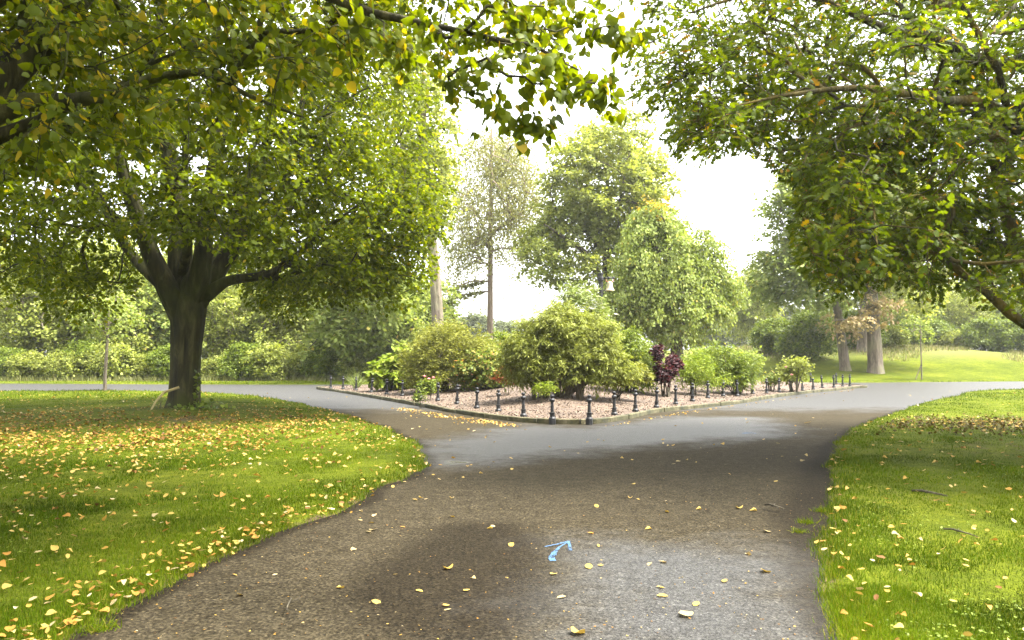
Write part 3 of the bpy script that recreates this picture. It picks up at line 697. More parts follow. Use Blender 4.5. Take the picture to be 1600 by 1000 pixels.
# ------------------------------------------------------------------ oak-like tree on the right, trunk outside the frame
r = np.random.default_rng(9)
ob = np.array([9.8, 12.2, 0.0]); oak = empty('oak_tree', ob, label='oak tree reaching in from the right with lichened branches over the lawn', cat='tree')
limbs = [(np.array([ob + [0, 0, -.1], ob + [0, 0, .4], ob + [0, 0, 1.4], ob + [-.1, 0, 2.4], ob + [-.1, .1, 4], ob + [0, .2, 7], ob + [.2, 0, 10]]), [.7, .55, .48, .44, .34, .22, .08]),
         (np.concatenate([[ob + [-.1, 0, 2.4]], PP([(1650, 290, 12), (1600, 215, 11.8), (1560, 140, 11.6), (1520, 75, 11.5), (1478, 10, 11.3), (1440, -60, 11.2), (1400, -160, 11)])]), [.3, .24, .2, .17, .155, .14, .1, .05]),
         (np.concatenate([[ob + [-.1, 0, 2]], PP([(1640, 470, 12.6), (1600, 415, 12.5), (1580, 360, 12.4), (1565, 300, 12.3), (1548, 230, 12.2), (1530, 160, 12.1)])]), [.2, .14, .12, .11, .09, .07, .04]),
         (np.concatenate([[ob + [-.05, 0, 1.6]], PP([(1620, 518, 12), (1580, 492, 11.9), (1540, 455, 11.8), (1500, 425, 11.7), (1460, 395, 11.6), (1400, 370, 11.4)])]), [.14, .085, .075, .065, .055, .035, .015]),
         (PP([(1590, 200, 11.7), (1540, 160, 11.3), (1480, 158, 11), (1420, 148, 10.7), (1360, 138, 10.4), (1290, 140, 10.2), (1220, 150, 10), (1150, 165, 9.8)]), [.12, .08, .07, .055, .045, .035, .022, .01]),
         (PP([(1580, 190, 11.7), (1540, 172, 11.9), (1480, 178, 11.8), (1400, 170, 11.6), (1320, 165, 11.3), (1250, 190, 11)]), [.08, .055, .045, .035, .025, .01]),
         (PP([(1530, 95, 11.5), (1450, 55, 11.2), (1390, 48, 10.9), (1340, 25, 10.6), (1290, 0, 10.4), (1180, -10, 10), (1080, 20, 9.8)]), [.1, .075, .065, .05, .04, .025, .012]),
         (PP([(1575, 180, 11.7), (1560, 110, 11.2), (1530, 55, 10.9), (1500, 0, 10.6), (1460, -60, 10.4)]), [.06, .05, .045, .04, .02]),
         (PP([(1480, 10, 11.3), (1300, -60, 10.6), (1150, -50, 10), (1050, 0, 9.7)]), [.08, .05, .03, .01]),
         (PP([(1400, 170, 11.6), (1320, 200, 11.4), (1270, 240, 11.2), (1210, 262, 11)]), [.03, .02, .014, .005]),
         (PP([(1548, 230, 12.2), (1440, 250, 12), (1360, 290, 11.8), (1290, 340, 11.6)]), [.06, .04, .03, .012])]
c = np.concatenate([ell(r, 2600, (9.2, 12.2, 6.4), (8.2, 7.0, 5.2), .2), ell(r, 900, (5.4, 11, 4.2), (4.0, 3.0, 3.0), .1)])
px, py, fy = proj(c)
lo1 = below([(950, -20), (975, 60), (985, 150), (1020, 175), (1045, 225), (1090, 262), (1130, 235), (1190, 240), (1232, 285), (1242, 400), (1285, 470), (1330, 492), (1352, 440), (1400, 440), (1425, 470), (1450, 500), (1480, 440), (1530, 470), (1600, 505), (2400, 620)])
k = (py < lo1(px) - 16 - np.abs(r.normal(0, 16, len(px)))) & (c[:, 1] > 5) & (c[:, 2] > 1.9) & (px > 975)
k &= ~((px > 1380) & (px < 1500) & (py > 85) & (py < 135) & (r.random(len(px)) < .7))
k &= (r.random(len(px)) < np.where(c[:, 1] < 10.6, np.where((px > 1380) & (py < 430), .18, .42), .8)) | (px < 1150)
c = c[k]
tb, cd = skeleton(limbs, c, r, .008, .43, seg=.4, jit=.04)
tubes_mesh('trunk', tb, M['bark_oak'], oak, ob, wob=.03)
lk1 = lambda p: (lambda q: (q[1] < lo1(q[0]) + 6))(proj(p))
tw1 = []
foliage('crown', c, cd, M['oak'], oak, ob, r, T_oak(), .10, 6, 10, .62, .25, .5, .95, keep=lk1, yel=.05, up=.7, twigs=tw1)
tubes_mesh('twigs', tw1, M['bark_oak'], oak, ob, kmin=3, wob=0)

# ------------------------------------------------------------------ trees farther off
def far_tree(name, label, base, trunk, ells, material, bark, r, n=350, leaf=.22, ntw=5, nlf=9, L=1.1, droop=.2, flat=.6, tpl=None, extra_limbs=(), rtip=.02, keepf=None, shell=.4, cat='tree', group=None, zmin=1.0, yel=.05, up=.7, axd=.25):
    base = np.array([base[0], base[1], float(terrain(base[0], base[1]))])
    o = empty(name, base, label=label, cat=cat, group=group)
    tot = sum(e[1][0] * e[1][2] for e in ells)
    c = np.concatenate([ell(r, max(6, int(n * e[1][0] * e[1][2] / tot)), e[0], e[1], shell) for e in ells])
    c = c[c[:, 2] > base[2] + zmin]
    if keepf is not None: c = c[keepf(c)]
    tb, cd = skeleton([trunk] + list(extra_limbs), c, r, rtip, .45, seg=1.0, jit=.08)
    tubes_mesh('trunk', tb, bark, o, base, wob=.03, keep=.025, kmin=4)
    foliage('crown', c, cd, material, o, base, r, tpl or T_diamond(), leaf, ntw, nlf, L, droop, flat, .95, yel=yel, up=up, jitter=.12, axdown=axd)
    return o
def ttrunk(base, top, r0, r1=.05, lean=(0, 0)):
    x, y = base; z = float(terrain(x, y)); t = np.array([top[0], top[1], top[2]], float); b_ = np.array([x, y, z - .1])
    pts = [b_, b_ + (t - b_) * .04, b_ + (t - b_) * .15, b_ + (t - b_) * .45 + [lean[0], lean[1], 0], b_ + (t - b_) * .8, t]
    return (np.array(pts), [r0 * 1.25, r0 * 1.02, r0 * .92, r0 * .72, r0 * .4, r1])
def E(px, py, d, rx, rz, ry=None):
    """an ellipsoid given by its photo centre, distance and radii in photo pixels"""
    k = d / F; return (P(px, py, d), (rx * k, (ry or rx) * k, rz * k))

r = np.random.default_rng(31)
d = 56.; b2 = P(945, 560, d)[:2]
far_tree('oak_tree', 'tallest round-topped green tree behind the bell post in the middle', b2, ttrunk(b2, P(950, 240, d), .45),
         [E(950, 285, d, 105, 85), E(960, 225, d, 72, 52), E(895, 395, d, 85, 75), E(985, 340, d, 80, 70), E(900, 330, d, 60, 70)], M['mid'], M['bark_dark'], r, 470, .24, 7, 15, 1.25, .15, .4,
         extra_limbs=[(np.array([P(945, 450, d), P(920, 400, d - 1), P(880, 370, d - 2), P(850, 350, d - 3)]), [.25, .18, .12, .05]),
                      (np.array([P(948, 400, d), P(925, 330, d + 1), P(905, 280, d + 1), P(890, 240, d)]), [.25, .18, .12, .05])], yel=.02)
d = 43.; b2 = P(1063, 560, d)[:2]
far_tree('weeping_lime_tree', 'drooping yellow-green tree with a few orange leaves at its top, right of the bell', b2, ttrunk(b2, P(1035, 340, d), .38),
         [E(1030, 400, d, 58, 80), E(1050, 470, d, 80, 62), E(1015, 350, d, 30, 40), E(1100, 385, d, 26, 30), E(1000, 450, d, 45, 60), E(1118, 450, d, 30, 45)], M['midyel'], M['bark_dark'], r, 480, .15, 7, 19, 1.0, .8, .3, zmin=1.6, yel=.02, axd=.8)
oc = ell(r, 14, P(1022, 328, d - .6), (1.4, .8, 1.0), .1)
o = bpy.data.objects['weeping_lime_tree']
foliage('autumn_leaves', oc, np.tile([0, 0, 1.], (14, 1)), leaf_mat('orange_leaf', [(0, (.25, .2, .03)), (1, (.4, .23, .03))], .4), o, np.array(o.location), r, T_diamond(), .15, 3, 5, .5)

d = 62.; b2 = P(765, 560, d)[:2]
kk = lambda c: np.ones(len(c), bool)
far_tree('larch_tree', 'tall slender pink-barked tree with thin wispy drooping crown, left of centre', b2, ttrunk(b2, P(768, 200, d), .27, .05),
         [E(770, 300, d, 82, 95), E(730, 370, d, 50, 80), E(800, 260, d, 45, 60), E(815, 350, d, 40, 70), E(770, 230, d, 45, 40)], M['wispy'], M['bark_pine'], r, 620, .14, 6, 11, 1.8, 1.3, .5, T_diamond(),
         rtip=.014, yel=.05, axd=1.0, shell=.2,
         extra_limbs=[(np.array([P(765, 440, d), P(735, 440, d - .5), P(700, 455, d - 1)]), [.08, .06, .03]), (np.array([P(765, 455, d), P(740, 458, d), P(715, 462, d - 1)]), [.07, .05, .03])])
bl = np.concatenate([np.linspace(P(757, 440, d), P(702, 453, d - .8), 9), np.linspace(P(757, 455, d), P(715, 463, d - .8), 6)])
o = bpy.data.objects['larch_tree']
foliage('low_sprays', bl, np.tile([-1., 0, 0], (len(bl), 1)), M['wispy'], o, np.array(o.location), r, T_diamond(), .2, 5, 14, .9, .15, .25)

d = 46.; b2 = P(684, 560, d)[:2]
far_tree('beech_tree', 'thick pale smooth trunked tree rising behind the feathery shrub', b2, (np.array([P(686, 562, d), P(685, 540, d), P(683, 480, d), P(679, 420, d), P(672, 350, d), P(665, 250, d), P(660, 120, d)]), [.40, .36, .33, .31, .28, .22, .1]),
         [E(640, 200, d, 70, 150), E(670, 280, d, 50, 80)], M['mid'], M['bark_pale'], r, 260, .24, 5, 10, 1.2, .2, zmin=6)

# two big trunks on the right slope and a darker one behind, with crowns over them
d = 57.
def slope_tree(label, bx, bpy_, d, top, r0, ells, material, n, leaf=.26, tr=None, yel=.03):
    b2 = P(bx, bpy_, d)[:2]
    return far_tree('sweet_chestnut_tree', label, b2, ttrunk(b2, top, r0), ells, material, M['bark_pale'], r, n, leaf, 5, 11, 1.2, .2, zmin=3.5, yel=yel)
slope_tree('pale grey trunked tree on the grassy slope, the left one of the close pair', 1321, 580, 57, P(1285, 300, 57), .35,
           [E(1250, 330, 57, 60, 75), E(1225, 430, 57, 50, 55), E(1275, 420, 56, 60, 60), E(1270, 270, 57, 40, 50)], M['midyel'], 420)
slope_tree('stout pale furrowed trunk on the slope, the right one of the close pair', 1368, 582, 56, P(1350, 200, 56), .49,
           [E(1370, 330, 57, 90, 110), E(1440, 400, 58, 60, 60), E(1340, 440, 57, 50, 40)], M['mid'], 420)
slope_tree('dark shaded trunk half hidden behind the close pair on the slope', 1350, 572, 66, P(1360, 300, 66), .55,
           [E(1370, 350, 68, 90, 90), E(1410, 470, 68, 60, 45)], M['mid'], 260)
o = bpy.data.objects['sweet_chestnut_tree.001']
c = ell(r, 40, P(1335, 500, 55), (2.4, 1.5, .9), .1); c = np.concatenate([c, ell(r, 14, P(1378, 470, 55), (1.4, 1, 1.0), .1)]); c = c[r.random(len(c)) < .75]
foliage('bronze_leaves', c, rv(r, len(c)), M['bronze'], o, np.array(o.location), r, T_diamond(), .2, 4, 10, .8, .5, .4)
mb = MB()
for a, b_ in (((1367, 520), (1340, 475)), ((1360, 510), (1300, 500)), ((1355, 500), (1352, 450))): mb.tube(PP([(a[0], a[1], 56), ((a[0] + b_[0]) / 2, (a[1] + b_[1]) / 2 - 6, 55.6), (b_[0], b_[1], 55)]) - np.array(o.location), [.10, .06, .02], 6)
mb.build('low_branches', M['bark_pale'], o)

# staked sapling on the right verge
sp0 = P(1440, 586, 52); sp0[2] = terrain(sp0[0], sp0[1])
far_tree('sapling', 'thin staked sapling on the verge right of the pale trunks', sp0[:2], (np.array([sp0, sp0 + [0, 0, 1.5], P(1438, 520, 52), P(1438, 500, 52)]), [.05, .04, .035, .02]),
         [E(1440, 510, 52, 26, 18)], M['midyel'], M['bark_pale'], r, 16, .16, 4, 7, .6, .3, zmin=1)
o = bpy.data.objects['sapling']; mb = MB(); mb.tube([(-.42, 0, 0), (-.02, 0, 1.0)], [.035, .035], 6); mb.tube([(.12, .2, 0), (.12, .2, 1.0)], [.03, .03], 6); mb.build('stake', M['bark_pale'], o)
mb = MB(); mb.lathe([(.07, -.03), (.07, .03)], 8, (0, 0, .98)); mb.build('tie', M['iron'], o)

# young tree near the left road
yb = G(164, 611)
far_tree('young_tree', 'slim pale trunked young tree standing by the road on the left lawn', yb, (np.array([[yb[0], yb[1], 0], P(164, 590, yb[1]), P(166, 560, yb[1]), P(168, 524, yb[1]), P(170, 480, yb[1])]), [.085, .075, .07, .065, .03]),
         [E(172, 490, yb[1], 48, 34)], M['midyel'], M['bark_pale'], r, 46, .15, 5, 9, .7, .3, zmin=2.4)

# ------------------------------------------------------------------ tree belt beyond the left road
def tree_mesh_set(kind, seed, h, rad, n, leaf, material, bark, tpl=None, low=.15):
    """a prototype built at the origin, later copied"""
    r = np.random.default_rng(seed)
    o = empty(kind, (0, 0, 0))
    c = np.concatenate([ell(r, n, (0, 0, h * .62), (rad, rad, h * .38), .35), ell(r, n // 2, (rad * .2, 0, h * .32), (rad * 1.05, rad, h * .25), .35)])
    c = c[c[:, 2] > h * low]
    tb, cd = skeleton([(np.array([(0, 0, -.1), (0, 0, h * .1), (rad * .05, 0, h * .4), (0, 0, h * .9)], float), [h * .018, h * .014, h * .012, .04])], c, r, .022, .42, seg=.9, jit=.1)
    tubes_mesh('trunk', tb, bark, o, np.zeros(3), keep=.03, kmin=4)
    foliage('crown', c, cd, material, o, np.zeros(3), r, tpl or T_diamond(), leaf, 5, 11, h * .1, .2, .6, .95, yel=.03, up=.6, jitter=.15)
    return o
def copy_tree(src):
    r_ = src.copy(); COL.objects.link(r_)
    for ch in src.children:
        c_ = ch.copy(); COL.objects.link(c_); c_.parent = r_
    return r_
protoA = tree_mesh_set('hedgerow_tree', 1, 9, 3.0, 230, .21, M['hedge'], M['bark_pale'], None, .16)
protoB = tree_mesh_set('hedgerow_tree', 2, 8, 3.4, 260, .24, M['midyel'], M['bark_dark'], None, .25)
protoC = tree_mesh_set('hedgerow_tree', 3, 11, 3.6, 300, .22, M['mid'], M['bark_dark'])
protoS = tree_mesh_set('shrub', 4, 2.4, 1.7, 130, .17, M['hedge'], M['bark_dark'], None, .02)
protoF = tree_mesh_set('distant_tree', 6, 14, 5.5, 260, .5, M['far'], M['bark_dark'], None, .12)
protoT = tree_mesh_set('shrub', 8, 3.0, 1.9, 170, .16, M['green'], M['bark_dark'], None, .02)
used = set()
def put(proto, px, d, sc, label, cat, group=None, sz=None, rot=None):
    o = proto if proto.name not in used else copy_tree(proto)
    used.add(proto.name)
    x = P(px, 560, d)[0]; o.location = (x, d, float(terrain(x, d)) - .05)
    s = sc; o.scale = (s, s, s * (sz or 1)); o.rotation_euler.z = px * 1.37 if rot is None else rot
    tag(o, label, cat, group); return o
belt = [(protoC, -40, 62, 1.1, 'tall belt tree at the far left edge beyond the road'),
        (protoA, 60, 57, 1.05, 'leafy belt tree beyond the road, leftmost with a low bushy skirt'),
        (protoC, 120, 60, 1.0, 'dark belt tree beyond the road with pale wavy trunk, left of the young tree'),
        (protoA, 175, 56, .9, 'grey green belt tree directly behind the young tree'),
        (protoB, 235, 58, 1.0, 'yellow green belt tree just left of the large lime trunk'),
        (protoC, 300, 62, 1.0, 'belt tree hidden behind the large lime trunk'),
        (protoA, 355, 56, .85, 'grey green belt tree just right of the large lime trunk'),
        (protoA, 440, 57, .95, 'pale trunked belt tree between the large lime and the yellow green tree'),
        (protoC, 400, 64, 1.05, 'taller dark tree at the back of the belt right of the large lime'),
        (protoA, 500, 58, .9, 'silvery belt tree left of the yellow green spreading tree'),
        (protoB, 575, 52, 1.05, 'spreading yellow green tree with dark hollow below, behind the left tip of the bed'),
        (protoB, 650, 58, .95, 'yellow green tree behind the pale thick trunk'),
        (protoC, 540, 66, 1.1, 'tall tree at the back of the belt behind the spreading yellow green tree'),
        (protoC, 180, 68, 1.1, 'tall tree at the back of the belt behind the young tree')]
for pr, px_, d_, s_, lb in belt: put(pr, px_, d_, s_, lb, 'tree', 'trees of the belt beyond the left road')
r = np.random.default_rng(77)
places = ['at the far left end of the belt', 'left of the wavy trunk', 'below the wavy pale trunk', 'left of the young tree', 'right of the young tree', 'midway to the large lime', 'just left of the large lime trunk', 'just right of the large lime trunk', 'right of the large lime, second along', 'right of the large lime, third along', 'at the foot of the pale belt trunk', 'right of the pale belt trunk', 'left of the spreading tree', 'below the spreading tree', 'right of the spreading tree']
for q, pl in enumerate(places):
    put(protoS if q % 3 else protoT, 8 + q * 42 + r.uniform(-8, 8), 52.8 + r.uniform(-.6, 1.5), r.uniform(.6, 1.05), f'low bushy shrub on the far verge {pl}', 'shrub', 'shrubs along the foot of the left tree belt')
# right hand hedge line on the rise
hr = [(1180, 92, .9, protoC, 'hazy tree behind the small round bush'), (1430, 80, .75, protoB, 'yellow green tree behind the staked sapling'), (1470, 84, .9, protoA, 'grey green tree in the right hedge line, first past the sapling'),
      (1512, 78, .72, protoA, 'grey green tree in the right hedge line, second past the sapling'), (1560, 80, .8, protoB, 'yellow green tree near the right edge of the hedge line'),
      (1610, 78, .8, protoA, 'tree cut by the right frame edge in the hedge line'), (1660, 82, 1, protoC, 'tall tree just beyond the right frame edge'), (1395, 90, 1.0, protoC, 'dark tree behind the stout pale trunk'),
      (1535, 96, 1.1, protoC, 'tall tree at the back of the right hedge line'), (1300, 90, .8, protoB, 'yellow green tree behind the left trunk of the close pair')]
for px_, d_, s_, pr, lb in hr: put(pr, px_, d_, s_, lb, 'tree', 'trees of the right hedge line')
for px_, d_, s_, pr, lb in [(1212, 66, .95, protoT, 'small round dark bush left of the sloping grass'), (1268, 62, 1.2, protoT, 'dark bush at the foot of the pale yellow tree on the right'),
                            (1340, 68, 1.1, protoT, 'dark bush between the two close pale trunks'), (1396, 70, .8, protoS, 'shrub just right of the stout pale trunk'), (1425, 76, .9, protoT, 'shrub behind the staked sapling'), (1490, 75, .8, protoS, 'shrub at the top of the long grass, left of the right hedge'),
                            (1540, 72, 1.0, protoT, 'dark shrub at the right end of the long grass'), (1585, 70, 1.0, protoT, 'dark shrub at the right frame edge'), (1460, 77, 1.0, protoT, 'dark green shrub above the long straw grass')]:
    put(pr, px_, d_, s_, lb, 'shrub', 'shrubs on the right slope')
# hazy distant wood
for q, (px_, d_, s_, lb) in enumerate([(715, 150, .62, 'hazy distant tree left of the slender pink trunk'), (745, 140, .66, 'hazy distant tree touching the slender pink trunk'), (790, 150, .6, 'hazy distant tree right of the slender pink trunk'), (685, 135, .6, 'hazy distant tree behind the pale thick trunk'),
                                       (840, 160, .6, 'hazy distant tree behind the pale shrub'), (1100, 150, .6, 'hazy distant tree right of the weeping tree'), (1132, 132, .72, 'tallest hazy distant tree in the gap right of the weeping tree'),
                                       (1165, 140, .78, 'hazy distant tree in the middle of the right gap'), (1200, 150, .75, 'hazy distant tree at the right of the gap'), (1240, 150, .7, 'hazy distant tree behind the pale yellow tree'), (900, 165, .6, 'hazy distant tree behind the bell post'), (970, 160, .6, 'hazy distant tree behind the drooping tree'), (1040, 150, .6, 'hazy distant tree behind the weeping trunk')]):
    put(protoF, px_, d_, s_, lb, 'tree', 'hazy distant trees')

# ------------------------------------------------------------------ plants in the bed
def shrub(name, label, px, d, spec, material, r, leaf=.1, n=120, ntw=5, nlf=8, L=.4, droop=.2, flat=.7, tpl=None, stems=6, bark=None, up=.6, yel=.05, axd=.2, shell=.45, cat='shrub', onbed=True, group=None, zmin=.06, spread=.95, srad=.02, base_px=None):
    """spec: ellipsoids (px, py, radius x px, radius z px) at distance d"""
    bx = P(base_px or px, 600, d)[0]; bz = float(bed_z(bx, d)) if onbed else float(terrain(bx, d))
    base = np.array([bx, d, bz]); o = empty(name, base, label=label, cat=cat, group=group)
    ells = [E(a, b_, d + (r.uniform(-.3, .3)), c_, e_, c_ * .8) for a, b_, c_, e_ in spec]
    tot = sum(e[1][0] * e[1][2] for e in ells)
    c = np.concatenate([ell(r, max(5, int(n * e[1][0] * e[1][2] / tot)), e[0], e[1], shell) for e in ells])
    gz = bed_z(c[:, 0], c[:, 1]) if onbed else terrain(c[:, 0], c[:, 1])
    c = c[c[:, 2] > gz + zmin]
    mb_l = []
    for q in range(stems):
        a = r.uniform(0, 6.28); tgt = c[r.integers(len(c))]
        s0 = base + [math.cos(a) * .12, math.sin(a) * .12, -.08]
        mb_l.append((np.array([s0, s0 + (tgt - s0) * .45 + [0, 0, .12], s0 + (tgt - s0) * .8]), [srad * 1.6, srad * 1.1, srad * .6]))
    root = [(np.array([base + [0, 0, -.1], base + [0, 0, .0], base + [0, 0, .08]]), [srad * 2, srad * 1.6, srad * 1.3])]
    tb, cd = skeleton(root + mb_l, c, r, .004, .4, seg=.35, jit=.03)
    tubes_mesh('stems', tb, bark or M['bark_dark'], o, base, keep=0, kmin=4)
    foliage('leaves', c, cd, material, o, base, r, tpl or T_hex(), leaf, ntw, nlf, L, droop, flat, spread, yel=yel, up=up, jitter=.04, axdown=axd, keep=lambda p: p[:, 2] > ((bed_z(p[:, 0], p[:, 1]) if onbed else terrain(p[:, 0], p[:, 1])) + .01))
    return o
r = np.random.default_rng(55)
shrub('hydrangea', 'bright green broad leaved hydrangea at the left end of the bed', 612, 34, [(612, 574, 28, 24), (640, 572, 24, 28), (598, 584, 18, 12), (620, 590, 30, 9)], M['hydr'], r, .24, 110, 4, 7, .35, .25, tpl=T_heart(), up=.9, yel=.1)
shrub('feathery_shrub', 'olive feathery shrub with arching twigs beside the hydrangea', 695, 31, [(690, 556, 54, 46), (735, 562, 44, 38), (655, 575, 28, 26), (700, 530, 36, 20), (690, 590, 50, 14)], M['yew'], r, .12, 480, 6, 13, .6, -.1, .9, T_lance(), 14, up=.4, yel=.05)
shrub('laurel_shrub', 'low green and cream shrub behind the red bush', 760, 30, [(760, 572, 38, 24), (790, 565, 28, 26), (735, 584, 28, 16), (770, 588, 34, 14)], M['varieg'], r, .11, 170, 5, 9, .4, .2, .8, T_hex(), up=.7, yel=.12)
shrub('spindle_shrub', 'bright green shrub at the back between feathery and pale shrubs', 765, 36, [(760, 550, 44, 14), (790, 540, 20, 18)], M['green'], r, .13, 110, 5, 8, .45, .1, .8, yel=.1)
shrub('barberry', 'small orange red bush at the left foot of the pale shrub', 793, 26.5, [(793, 585, 14, 11), (782, 588, 8, 7)], M['red'], r, .05, 60, 5, 9, .16, 0, .9, stems=5, yel=.1, srad=.008)
pal = shrub('pale_shrub', 'largest pale yellow-green shrub with dark crooked stems, in front middle', 880, 24.5, [(838, 545, 52, 46), (900, 535, 55, 50), (935, 560, 36, 34), (968, 572, 20, 22), (880, 575, 60, 20), (870, 508, 45, 30), (815, 560, 30, 38), (945, 525, 20, 22), (835, 582, 34, 14), (935, 584, 22, 14)], M['elder'], r, .115, 700, 7, 14, .42, .2, .5, T_lance(), 18, up=.9, yel=.04, axd=.3, zmin=.22, srad=.035, shell=.6)
mb = MB(); pb = np.array(pal.location)
for a in ([(848, 607), (850, 585), (838, 560), (830, 535)], [(856, 606), (858, 580), (862, 555), (870, 525)], [(906, 606), (912, 590), (925, 575), (940, 550)], [(904, 606), (902, 585), (890, 565), (880, 535)], [(836, 602), (830, 580), (820, 560), (808, 545)]):
    pts = PP([(x, y, 24.2 + .15 * q) for q, (x, y) in enumerate(a)]) - pb; pts[0][2] = bed_z(pts[0][0] + pb[0], pts[0][1] + pb[1]) - pb[2] - .05
    mb.tube(pts, [.085, .07, .05, .025], 8, wob=.06)
mb.build('main_stems', M['bark_dark'], pal, True)
shrub('buddleia', 'tall silvery leaved shrub with pale flower spikes round the bell post', 905, 30.5, [(905, 480, 40, 36), (922, 508, 32, 32), (880, 500, 30, 30)], M['silver'], r, .19, 150, 5, 8, .55, .1, .9, T_lance(), 10, up=.5, yel=.15, srad=.03, zmin=.8)
shrub('bamboo_shrub', 'yellow green arching shrub just right of the pale shrub', 985, 28, [(975, 560, 30, 36), (1003, 570, 28, 30), (985, 535, 26, 20), (990, 592, 34, 12)], M['green'], r, .14, 190, 6, 9, .5, .2, .7, T_lance(), 12, up=.6, yel=.08)
shrub('low_shrub', 'dark green low shrub under the arching shrub', 962, 25.5, [(962, 588, 26, 12), (995, 585, 18, 12)], M['yew'], r, .09, 80, 5, 8, .25, .1, .8, yel=.03)
shrub('smoke_bush', 'dark purple leaved bush in the middle right of the bed', 1040, 27.5, [(1038, 582, 14, 11), (1050, 570, 10, 10), (1028, 552, 4, 12)], M['purple'], r, .09, 80, 5, 8, .2, .05, .9, T_heart(), 8, yel=.1)
shrub('laurel_shrub', 'light green leafy shrub just right of the purple bush', 1082, 29, [(1088, 574, 28, 24), (1070, 584, 18, 14), (1100, 592, 34, 9)], M['hydr'], r, .11, 120, 5, 8, .35, .1, .8, T_lance(), yel=.1)
shrub('laurel_shrub', 'dark glossy rounded shrub at the right of the green group', 1150, 31, [(1148, 572, 36, 26), (1120, 566, 30, 28), (1162, 584, 22, 14), (1140, 592, 34, 9)], M['green'], r, .13, 230, 6, 9, .42, .15, .7, T_lance(), 12, up=.8, yel=.06)
shrub('laurel_shrub', 'yellow green shrub at the back between purple and dark glossy shrubs', 1110, 35, [(1110, 560, 40, 18), (1160, 562, 30, 14)], M['midyel'], r, .12, 130, 5, 8, .4, .15, .7, yel=.05)
shrub('rose_bush', 'airy pale rose bush near the right end of the bed with a pink bloom', 1240, 33.5, [(1238, 582, 22, 16), (1245, 570, 18, 10)], M['elder'], r, .10, 70, 4, 6, .35, .1, .9, stems=9, yel=.06)
shrub('rose_bush', 'small twiggy plant left of the airy rose bush', 1205, 34, [(1205, 592, 13, 9)], M['varieg'], r, .08, 26, 4, 6, .25, .1, .9, stems=6, yel=.06)
shrub('rose_bush', 'low rose plant with pink blooms in front of the feathery shrub', 668, 27, [(668, 602, 15, 9)], M['green'], r, .07, 45, 4, 7, .2, .1, .9, stems=6, yel=.05, srad=.008)
shrub('perennial', 'small green clump on the mulch in front of the pale shrub', 852, 23.2, [(850, 606, 16, 6)], M['hydr'], r, .10, 30, 4, 6, .18, 0, .7, T_lance(), 4, yel=.1, srad=.006, zmin=.02)
shrub('perennial', 'tiny green weed behind a bollard left of centre', 657, 24.8, [(655, 618, 7, 7)], M['green'], r, .06, 14, 4, 6, .14, 0, .7, stems=3, srad=.005, zmin=.02)
def blooms(o, pts, s=.055):
    q0 = np.array(o.location)
    for p in pts:
        mb = MB()
        for k in range(9):
            a = k * 2.4; t_ = .4 + .25 * (k % 3); c_ = P(*p) - q0; ax = np.array([math.cos(a) * t_, math.sin(a) * t_, .8]); ax /= np.linalg.norm(ax)
            sd_ = np.cross(ax, [0, 0, 1.]); sd_ /= np.linalg.norm(sd_); e_ = c_ + ax * s
            mb.add([c_, c_ + ax * s * .6 + sd_ * s * .5, e_, c_ + ax * s * .6 - sd_ * s * .5], [(0, 1, 2, 3)])
        mb.build('flower', M['petal'], o)
blooms(bpy.data.objects['rose_bush'], [(1237, 587, 33), (1228, 575, 33.3)], .09)
blooms(bpy.data.objects['rose_bush.002'], [(663, 590, 26.8), (670, 594, 26.7), (677, 592, 26.8)], .09)
# spiky grass clump at the left tip
r2 = np.random.default_rng(4); gl = P(557, 600, 37.5); gz = float(bed_z(gl[0], 37.5))
o = empty('ornamental_grass', (gl[0], 37.5, gz), label='spiky pale ornamental grass clump at the left tip of the bed', cat='plant')
ax = unit(np.column_stack([r2.normal(0, .5, 90), r2.normal(0, .5, 90), np.ones(90)]))
V, T, per = place(T_blade(), r2.normal(0, .05, (90, 3)) * [1, 1, 0], ax, rv(r2, 90), r2.uniform(.4, .9, 90), .03)
mesh_np('blades', V, T, M['silver'], o, rnd=np.repeat(r2.uniform(.2, .9, 90), per))

# ------------------------------------------------------------------ bollards
def bollard(bx, by, h, tilt):
    z = float(bed_z(bx, by)) - .02
    o = empty('bollard', (bx, by, z)); o.rotation_euler = (tilt[0], tilt[1], r.uniform(0, 1))
    return o
proto_b = None
def make_bollard_parts(o):
    mb = MB(); mb.lathe([(.085, -.12), (.085, .06), (.075, .075), (.058, .095), (.058, .17), (.066, .18), (.066, .2), (.05, .205)], 8); mb.build('base', M['iron'], o)
    mb = MB(); mb.lathe([(.040, .20), (.035, .43), (.040, .44), (.060, .455), (.066, .475), (.066, .50), (.05, .52), (.03, .53)], 12); mb.build('shaft', M['iron'], o)
    mb = MB(); mb.lathe([(.024, .525), (.024, .545), (.042, .56), (.050, .585), (.042, .605), (.02, .617)], 12); mb.build('finial', M['iron'], o)
bl = [(516.7, 606, .02), (536, 606.6, 0), (556.4, 608.5, 0), (580, 612, .1), (604, 615, .03), (628.6, 617.8, 0), (656.6, 622, .01), (684, 626, 0), (714, 630.4, .02), (745, 636, .01), (778.7, 640.7, 0), (817.9, 648.6, 0), (863, 654.2, 0),
      (920.7, 654.6, 0), (960, 646.5, 0), (992.8, 641, 0), (1025.8, 635, .02), (1055.8, 629.7, 0), (1082, 626.7, 0), (1106, 622.5, 0), (1130, 619, 0), (1152, 617.7, 0), (1176, 615, 0), (1198, 614, 0), (1217.5, 612, 0), (1236, 611, 0), (1254, 609, -.02),
      (1271, 607.5, -.06), (1285, 605, -.09), (1303, 604, 0), (1316.6, 603, 0), (1328, 602.5, 0)]
